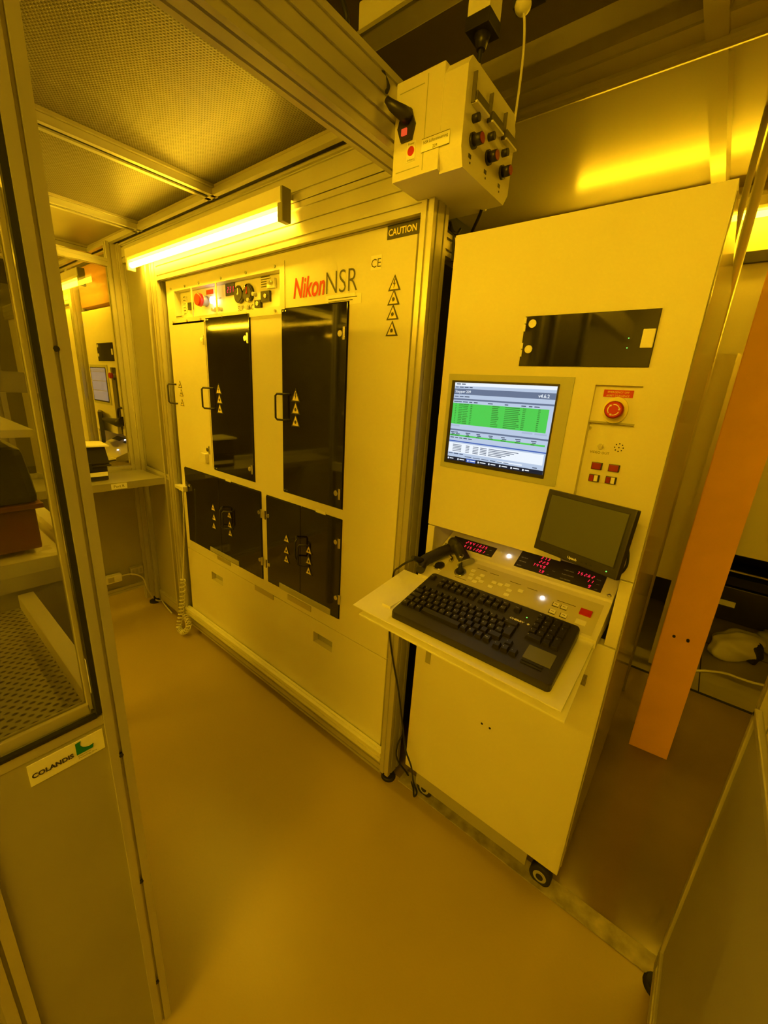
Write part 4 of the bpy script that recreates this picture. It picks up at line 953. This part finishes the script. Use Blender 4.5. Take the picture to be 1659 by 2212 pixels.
m = MB(); m.tube([g4, g4 + (g4 - g3).normalized() * .004], [(.034, .020), (.034, .020)], 20); m.build('nose_window', GREYP, sc)
m = MB(); p = on('z', 1.076, 976, 1206); m.tube(curve_pts([on('z', 1.09, 968, 1196), p, on('z', 1.07, 972, 1212)], 4), .005, 8); m.build('trigger', STEEL, sc)
m = MB(); e0 = on('z', 1.10, 898, 1207); m.tube([h1 + Vector((.0, 0, .002)), e0, e0 + (e0 - h1) * .4], [.012, .009, .006], 10); m.build('cable_boot', BLACKM, sc)
m = MB()
cpts = [on('z', 1.10, 897, 1208), on('z', 1.09, 880, 1214), on('z', 1.06, 862, 1226), on('y', 1.075, 850, 1240), on('y', 1.08, 843, 1300), on('y', 1.075, 841, 1360), on('y', 1.07, 848, 1420), on('y', 1.07, 862, 1500), on('y', 1.07, 871, 1580), on('y', 1.07, 876, 1620), on('y', 1.07, 888, 1655), on('z', .03, 893, 1690), on('z', .008, 900, 1712), on('z', .008, 894, 1720), on('z', .008, 892, 1700), on('z', .01, 880, 1672), on('y', 1.09, 858, 1640), on('y', 1.09, 858, 1612), on('y', 1.1, 868, 1590)]
m.tube(curve_pts(cpts, 8), .0035, 8)
tag(m.build('scanner_cable', BLACKM), 'thin black scanner cable hanging down beside the post to the floor', 'cable')

# small monitor
MW, MH = .228, .228 * .72
def rotm(v):
    v = Vector(v); return Matrix.Rotation(v.length, 4, v.normalized())
mo = thing('small_monitor', (-.2005, 1.039, 1.3027), 'small black flat monitor, switched off, standing on the console panel', 'monitor')
mo.rotation_euler = rotm((-0.164, 0.008, -0.353)).to_euler()
m = MB(); m.box(-MW / 2, MW / 2, -.002, .016, -MH / 2, MH / 2, 0, .003); m.box(-MW / 2 + .03, MW / 2 - .03, .016, .028, -MH / 2 + .02, MH / 2 - .03, 0, .004); m.build('casing', BLACK, mo, local=True)
m = MB(); m.box(-MW / 2 + .014, MW / 2 - .014, -.0035, -.001, -MH / 2 + .026, MH / 2 - .013, 0, .001); m.box(-MW / 2 + .012, MW / 2 - .012, -.0028, -.001, -MH / 2 + .024, MH / 2 - .011, 1, 0); m.build('screen', [S_OFF, BLACKM], mo, local=True)
m = MB()
for x in (-.055, -.045, -.035, .025, .037, .049): m.cyl((x, -.0035, -MH / 2 + .011), (x, -.002, -MH / 2 + .011), .002, 10, 0)
m.build('front_button', BLACKM, mo, local=True)
m = MB(); m.text('Uptech', .0085, (0, -.0024, -MH / 2 + .008), m=0, align='CENTER', bold=.0002); m.build('maker_lettering', LABEL, mo, local=True)
m = MB(); m.cyl((.088, -.003, -MH / 2 + .012), (.088, -.002, -MH / 2 + .012), .0018, 10, 0); m.build('power_led', LED_G, mo, local=True)
m = MB(); m.tube([(.02, .020, -.045), (.03, .033, -.06), (.032, .036, -.075)], [.014, .012, .02], 12); m.build('stand_arm', BLACKM, mo, local=True)
sd = on('y', 1.095, 1358, 1172)
m = MB(); m.cyl((sd.x - .012, 1.10, sd.z), (sd.x + .0, 1.10, sd.z), .016, 20, 0)
m.box(sd.x - .06, sd.x - .005, 1.10, 1.128, sd.z - .01, sd.z + .01, 0); mount = m.build('monitor_mount', BLACK); tag(mount, 'round black swivel joint holding the small monitor at its right edge', 'mount')
m = MB(); m.tube(curve_pts([(sd.x - .002, 1.10, sd.z - .01), on('y', 1.09, 1357, 1200), on('y', 1.09, 1352, 1225), on('y', 1.10, 1335, 1240), (-.14, 1.125, 1.19)]), .003, 8)
tag(m.build('monitor_cable', BLACKM), 'thin black cable looping from the small monitor joint', 'cable')

# ================================================================== FAR AISLE (seen through the left pane)
fc = build_console('second cream operator console with grey screen, seen through the left pane', far=True)
fc.location.x += -3.19
t = thing('side_monitor', (-3.72, 1.0, 1.1), 'thin black monitor seen from its edge beside the second console', 'monitor')
a = on('y', 1.10, 226, 960); dv = Vector((-.95, .31, 0)) * .10; nv = Vector((.31, .95, 0)) * .012
q0 = [a - dv - nv, a + dv - nv, a + dv + nv, a - dv + nv]
m = MB(); m.hexa([(p.x, p.y, 1.10) for p in q0] + [(p.x - .01, p.y, 1.33) for p in q0], 0, .004); m.build('casing', BLACK, t)
c = on('y', 1.1, 262, 908)
m = MB(); m.tube([(a.x + .03, 1.09, c.z - .02), (c.x - .02, 1.09, c.z - .02), (c.x + .04, 1.10, c.z)], [.010, .03, .03], 12); m.tube(curve_pts([(c.x - .04, 1.1, c.z), (c.x - .045, 1.1, c.z + .05), (c.x, 1.1, c.z + .085), (c.x + .07, 1.12, c.z + .08)], 5), .008, 8); m.build('arm', BLACKM, t)
fs = thing('far_stepper', (-4.9, 1.5, 0), 'second cream machine body in the next aisle, left of the second console', 'machine')
m = MB(); m.box(-6.2, -4.0, 1.117, 2.3, .1, 2.16); m.build('body', WHITE, fs)
m = MB(); m.box(-4.42, -4.40, 1.112, 1.118, .6, 2.1); m.box(-5.3, -4.7, 1.108, 1.118, 1.1, 1.88, 0); m.build('door', TINT, fs)
ff = thing('slotted_enclosure', (-4.8, 1.12, 0), 'slotted aluminium frame around the second cream machine in the next aisle', 'frame')
m = MB(); m.profile('z', .04, 2.33, -3.975, -3.915, 1.085, 1.165, 0); m.build('post', ALU, ff)
m = MB(); m.profile('x', -6.2, -3.975, 1.085, 1.165, 2.092, 2.222, 0, mod=.043); m.build('header_beam', ALU, ff)
luminaire(-4.6, -3.36, 1.0, 2.16, 'dimmer amber tube light in the next aisle, behind the left pane', lamp=emis('far_tube_glow', TUBE, 30.0))
m = MB(); m.box(-3.88, -3.3, 1.135, 1.4, 2.06, 2.32, 0, .002); tag(m.build('carton', mat('brown_carton', (.38, .20, .09), .7)), 'brown carton standing on top of the second console', 'box')
pod((-3.55, .86, 1.035), .16, .22, .02, 'flat dark tray lying on the second console shelf')

# ================================================================== BEHIND: ORANGE COLUMN AND BACKGROUND
oc = thing('steel_column', (.095, 2.1, 0), 'orange painted steel column rising from the floor right of the console', 'column')
m = MB(); m.hexa([(.017, 2.063, 0), (.174, 2.082, 0), (.174, 2.10, 0), (.017, 2.08, 0), (.017, 2.063, 2.7), (.174, 2.082, 2.7), (.174, 2.10, 2.7), (.017, 2.08, 2.7)], 0, .002); m.build('front_flange', ORANGE, oc)
m = MB(); m.hexa([(.085, 2.08, 0), (.105, 2.08, 0), (.105, 2.25, 0), (.085, 2.25, 0), (.085, 2.08, 2.7), (.105, 2.08, 2.7), (.105, 2.25, 2.7), (.085, 2.25, 2.7)]); m.build('web', ORANGE, oc)
m = MB(); m.box(.017, .174, 2.25, 2.268, 0, 2.7); m.build('rear_flange', ORANGE, oc)
m = MB()
for (u, v) in ((1456, 1374), (1486, 1384)): q = on('y', 2.068, u, v); m.cyl((q.x, 2.062, q.z), (q.x, 2.075, q.z), .006, 10)
m.build('bolt_hole', GAP, oc)
luminaire(-.98, .25, 2.96, 2.56, 'bright amber tube light on the rear wall behind the orange column', LAMPR)
luminaire(.40, 1.7, 2.96, 2.56, 'amber tube light on the rear wall hidden right of the column', LAMPR)
m = MB(); m.box(-1.1, 1.8, 2.985, 3.04, 2.635, 2.67); tag(m.build('lamp_rail', ALU), 'aluminium rail carrying the rear amber tube lights', 'rail')
YW = 3.035
m = MB(); a = on('y', YW, 1603, 547); b = on('y', YW, 1650, 567); m.box(a.x, b.x + .04, YW - .02, YW, b.z, a.z, 0, .003); tag(m.build('dark_display', BLACK), 'dark rectangular panel high on the rear wall beside the orange column', 'panel')
m = MB(); a = on('y', YW, 1535, 868); b = on('y', YW, 1562, 920); m.box(a.x, b.x + .1, YW - .05, YW, b.z, a.z, 0, .003); m.box(a.x - .02, b.x + .1, YW - .06, YW, b.z - .07, b.z - .055, 1); tag(m.build('wall_terminal', [BLACK, ALU]), 'small black terminal on the rear wall left of the orange column', 'terminal')
bt = thing('low_bench', (.5, 4.1, 0), 'long dark low bench against the rear wall right of the column', 'bench')
m = MB(); m.box(-.6, 2.4, 3.98, 4.38, .02, .30, 0, .005); m.build('drawer_body', BLACK, bt)
m = MB(); m.box(-.6, 2.4, 3.94, 4.38, .33, .40, 0, .003); m.build('shelf_rail', GAP, bt)
m = MB(); m.box(-.6, 2.4, 3.94, 3.955, .438, .45, 0); m.build('light_strip', SHEET, bt)
a = on('y', 3.97, 1557, 1298); m = MB(); m.box(a.x - .03, a.x + .09, 3.972, 3.979, a.z - .03, a.z + .015, 0); m.build('paper_label', LABEL, bt)
# bag and cloth heaps on the tiled floor
def blob(name, c, r, sc, mt, label, cat, rot=0.0, seed=1):
    random.seed(seed); m = MB(); bmesh.ops.create_icosphere(m.bm, subdivisions=4, radius=1)
    ph = [random.uniform(0, 6) for _ in range(6)]
    for v in m.bm.verts:
        p = v.co.copy(); k = 1 + .10 * math.sin(3 * p.x + ph[0]) * math.cos(2.5 * p.y + ph[1]) + .07 * math.sin(6 * p.z + 5 * p.x + ph[2]) + .04 * math.sin(11 * p.y + 7 * p.x + ph[3])
        v.co = Vector((p.x * sc[0], p.y * sc[1], max(p.z, -.75) * sc[2])) * r * k
    for f in m.bm.faces: f.smooth = True
    bmesh.ops.rotate(m.bm, cent=(0, 0, 0), matrix=Matrix.Rotation(rot, 3, 'Z'), verts=m.bm.verts)
    zmin = min(v.co.z for v in m.bm.verts); bmesh.ops.translate(m.bm, vec=Vector((c[0], c[1], c[2] - zmin)), verts=m.bm.verts)
    return tag(m.build(name, mt), label, cat)
c = on('z', 0, 1530, 1428); blob('plastic_bag', (c.x + .13, c.y + .20, 0), .17, (1.1, .62, .62), CLOTH, 'crumpled pale plastic bag on the tiled floor right of the orange column', 'bag', .9, 3)
c = on('z', 0, 1600, 1435); blob('dark_glove', (c.x + .03, c.y + .08, 0), .075, (1, .8, 1.1), BLACKM, 'dark cloth lump on the floor between the pale bag and the grey cloth', 'cloth', .3, 5)
c = on('z', 0, 1640, 1425); blob('grey_cloth', (c.x + .16, c.y + .14, 0), .17, (1.4, .7, .5), CLOTHG, 'grey cloth bundle lying on the floor at the right edge', 'cloth', -.4, 8)
m = MB(); m.tube(curve_pts([on('z', .008, 1440, 1455), on('z', .008, 1505, 1449), on('z', .008, 1560, 1453), on('z', .008, 1600, 1466), on('z', .008, 1632, 1476), on('z', .008, 1700, 1490)]), .008, 8)
tag(m.build('floor_cable', CABLEW), 'white cable lying across the tiled floor behind the orange column', 'cable')
# dim pipework between console and column
m = MB()
for x, y, r_ in ((-.12, 2.35, .012), (-.09, 2.5, .02)): m.tube([(x, y, 0), (x, y, 3.0)], r_, 10)
tag(m.build('riser_pipe', SHEET), 'vertical grey pipes in the gap behind the console', 'pipe')
m = MB(); m.box(-.3, .04, 2.9, 2.94, .6, 1.9, 0); m.box(.0, .04, 2.88, 2.96, .02, 1.9, 1); tag(m.build('rear_cabinet_panel', [WALLM, ALU]), 'pale upright cabinet panel seen between console and orange column', 'panel')

# ================================================================== RIGHT ENCLOSURE
xr = .212
rr = thing('right_enclosure', (.5, .4, 0), 'aluminium enclosure with a solid lower panel at the right edge, nearest the camera', 'enclosure')
m = MB(); m.profile('z', .05, 2.6, xr, xr + .04, 1.10, 1.14, 0); m.build('post', ALU, rr)
m = MB(); m.cyl((xr + .02, 1.12, 0), (xr + .02, 1.12, .015), .036, 20, 0, r2=.028); m.cyl((xr + .02, 1.12, .01), (xr + .02, 1.12, .06), .010, 10, 0); m.build('levelling_foot', BLACKM, rr)
m = MB(); m.box(xr - .003, xr + .012, -.4, 1.075, .20, .97, 0, .004); m.build('lower_panel', PANEL, rr)
m = MB(); e = .014
m.box(xr - .010, xr + .004, 1.072, 1.090, .19, .99, 0, .003); m.box(xr - .010, xr + .004, -.4, 1.09, .18, .197, 0, .003); m.box(xr - .010, xr + .004, -.4, 1.09, .975, .992, 0, .003); m.build('panel_edging', ALU, rr)
m = MB(); m.box(xr + .012, xr + .018, -.4, 1.10, 1.0, 2.5); m.build('pane', GLASS, rr)
m = MB(); m.profile('y', -.4, 1.10, xr, xr + .04, .05, .09, 0); m.build('bottom_rail', ALU, rr)

# ================================================================== BEHIND THE CAMERA: rack mirrored in the dark doors, room lights, added fill tubes
rk = thing('storage_rack', (-1.9, -1.4, 0), 'white storage rack of black pods opposite the machine, mirrored in its dark doors', 'rack')
for z in (.5, .95, 1.4, 1.85):
    m = MB(); m.box(-2.9, -1.0, -1.65, -1.25, z, z + .02); m.build('shelf_board', WHITE2, rk)
for x in (-2.9, -1.95, -1.04):
    m = MB(); m.box(x, x + .04, -1.65, -1.61, 0, 2.2); m.box(x, x + .04, -1.29, -1.25, 0, 2.2); m.build('upright', ALU, rk)
for k, (x, z, l_) in enumerate(((-2.6, 1.42, 'left on the upper'), (-2.2, 1.42, 'middle of the upper'), (-1.5, 1.42, 'right on the upper'), (-1.2, .97, 'right on the lower'), (-2.5, .97, 'left on the lower'), (-1.7, .97, 'middle of the lower'))):
    pod((x, -1.45, z), .28, .28, .26, 'black pod %s shelf of the rack opposite the machine' % l_, group='pods on the rack behind the camera')
def room_lamp(x0, x1, y, z, label, lamp=LAMPC):
    return luminaire(x0, x1, y, z, label, lamp=lamp, group='room tube lights')
for y_, z_, l_ in ((-1.3, 2.66, 'behind'), (-2.6, 2.66, 'far behind')):
    room_lamp(-.5, .7, y_, z_, 'amber ceiling tube light %s the camera, outside the photo' % l_)
    m = MB(); m.box(-.6, -.58, y_ - .01, y_ + .01, z_ + .07, 2.84); m.box(.56, .58, y_ - .01, y_ + .01, z_ + .07, 2.84); tag(m.build('lamp_hanger', ALU), 'thin rods holding the tube light %s the camera' % l_, 'hanger')
room_lamp(-5.1, -3.7, -.6, 2.22, 'added amber fill tube below the neighbouring aisle ceiling, outside the photo')  # added lamp, brightens the far aisle
room_lamp(-2.7, -1.5, -.9, 2.25, 'added amber fill tube below the enclosure ceiling beside the camera, outside the photo', LAMPA)  # added lamp, brightens the middle of the floor
room_lamp(-3.1, -1.95, -1.5, 2.22, 'added amber fill tube below the enclosure ceiling behind the camera, outside the photo', LAMPA)  # added lamp, throws light on the low machine front
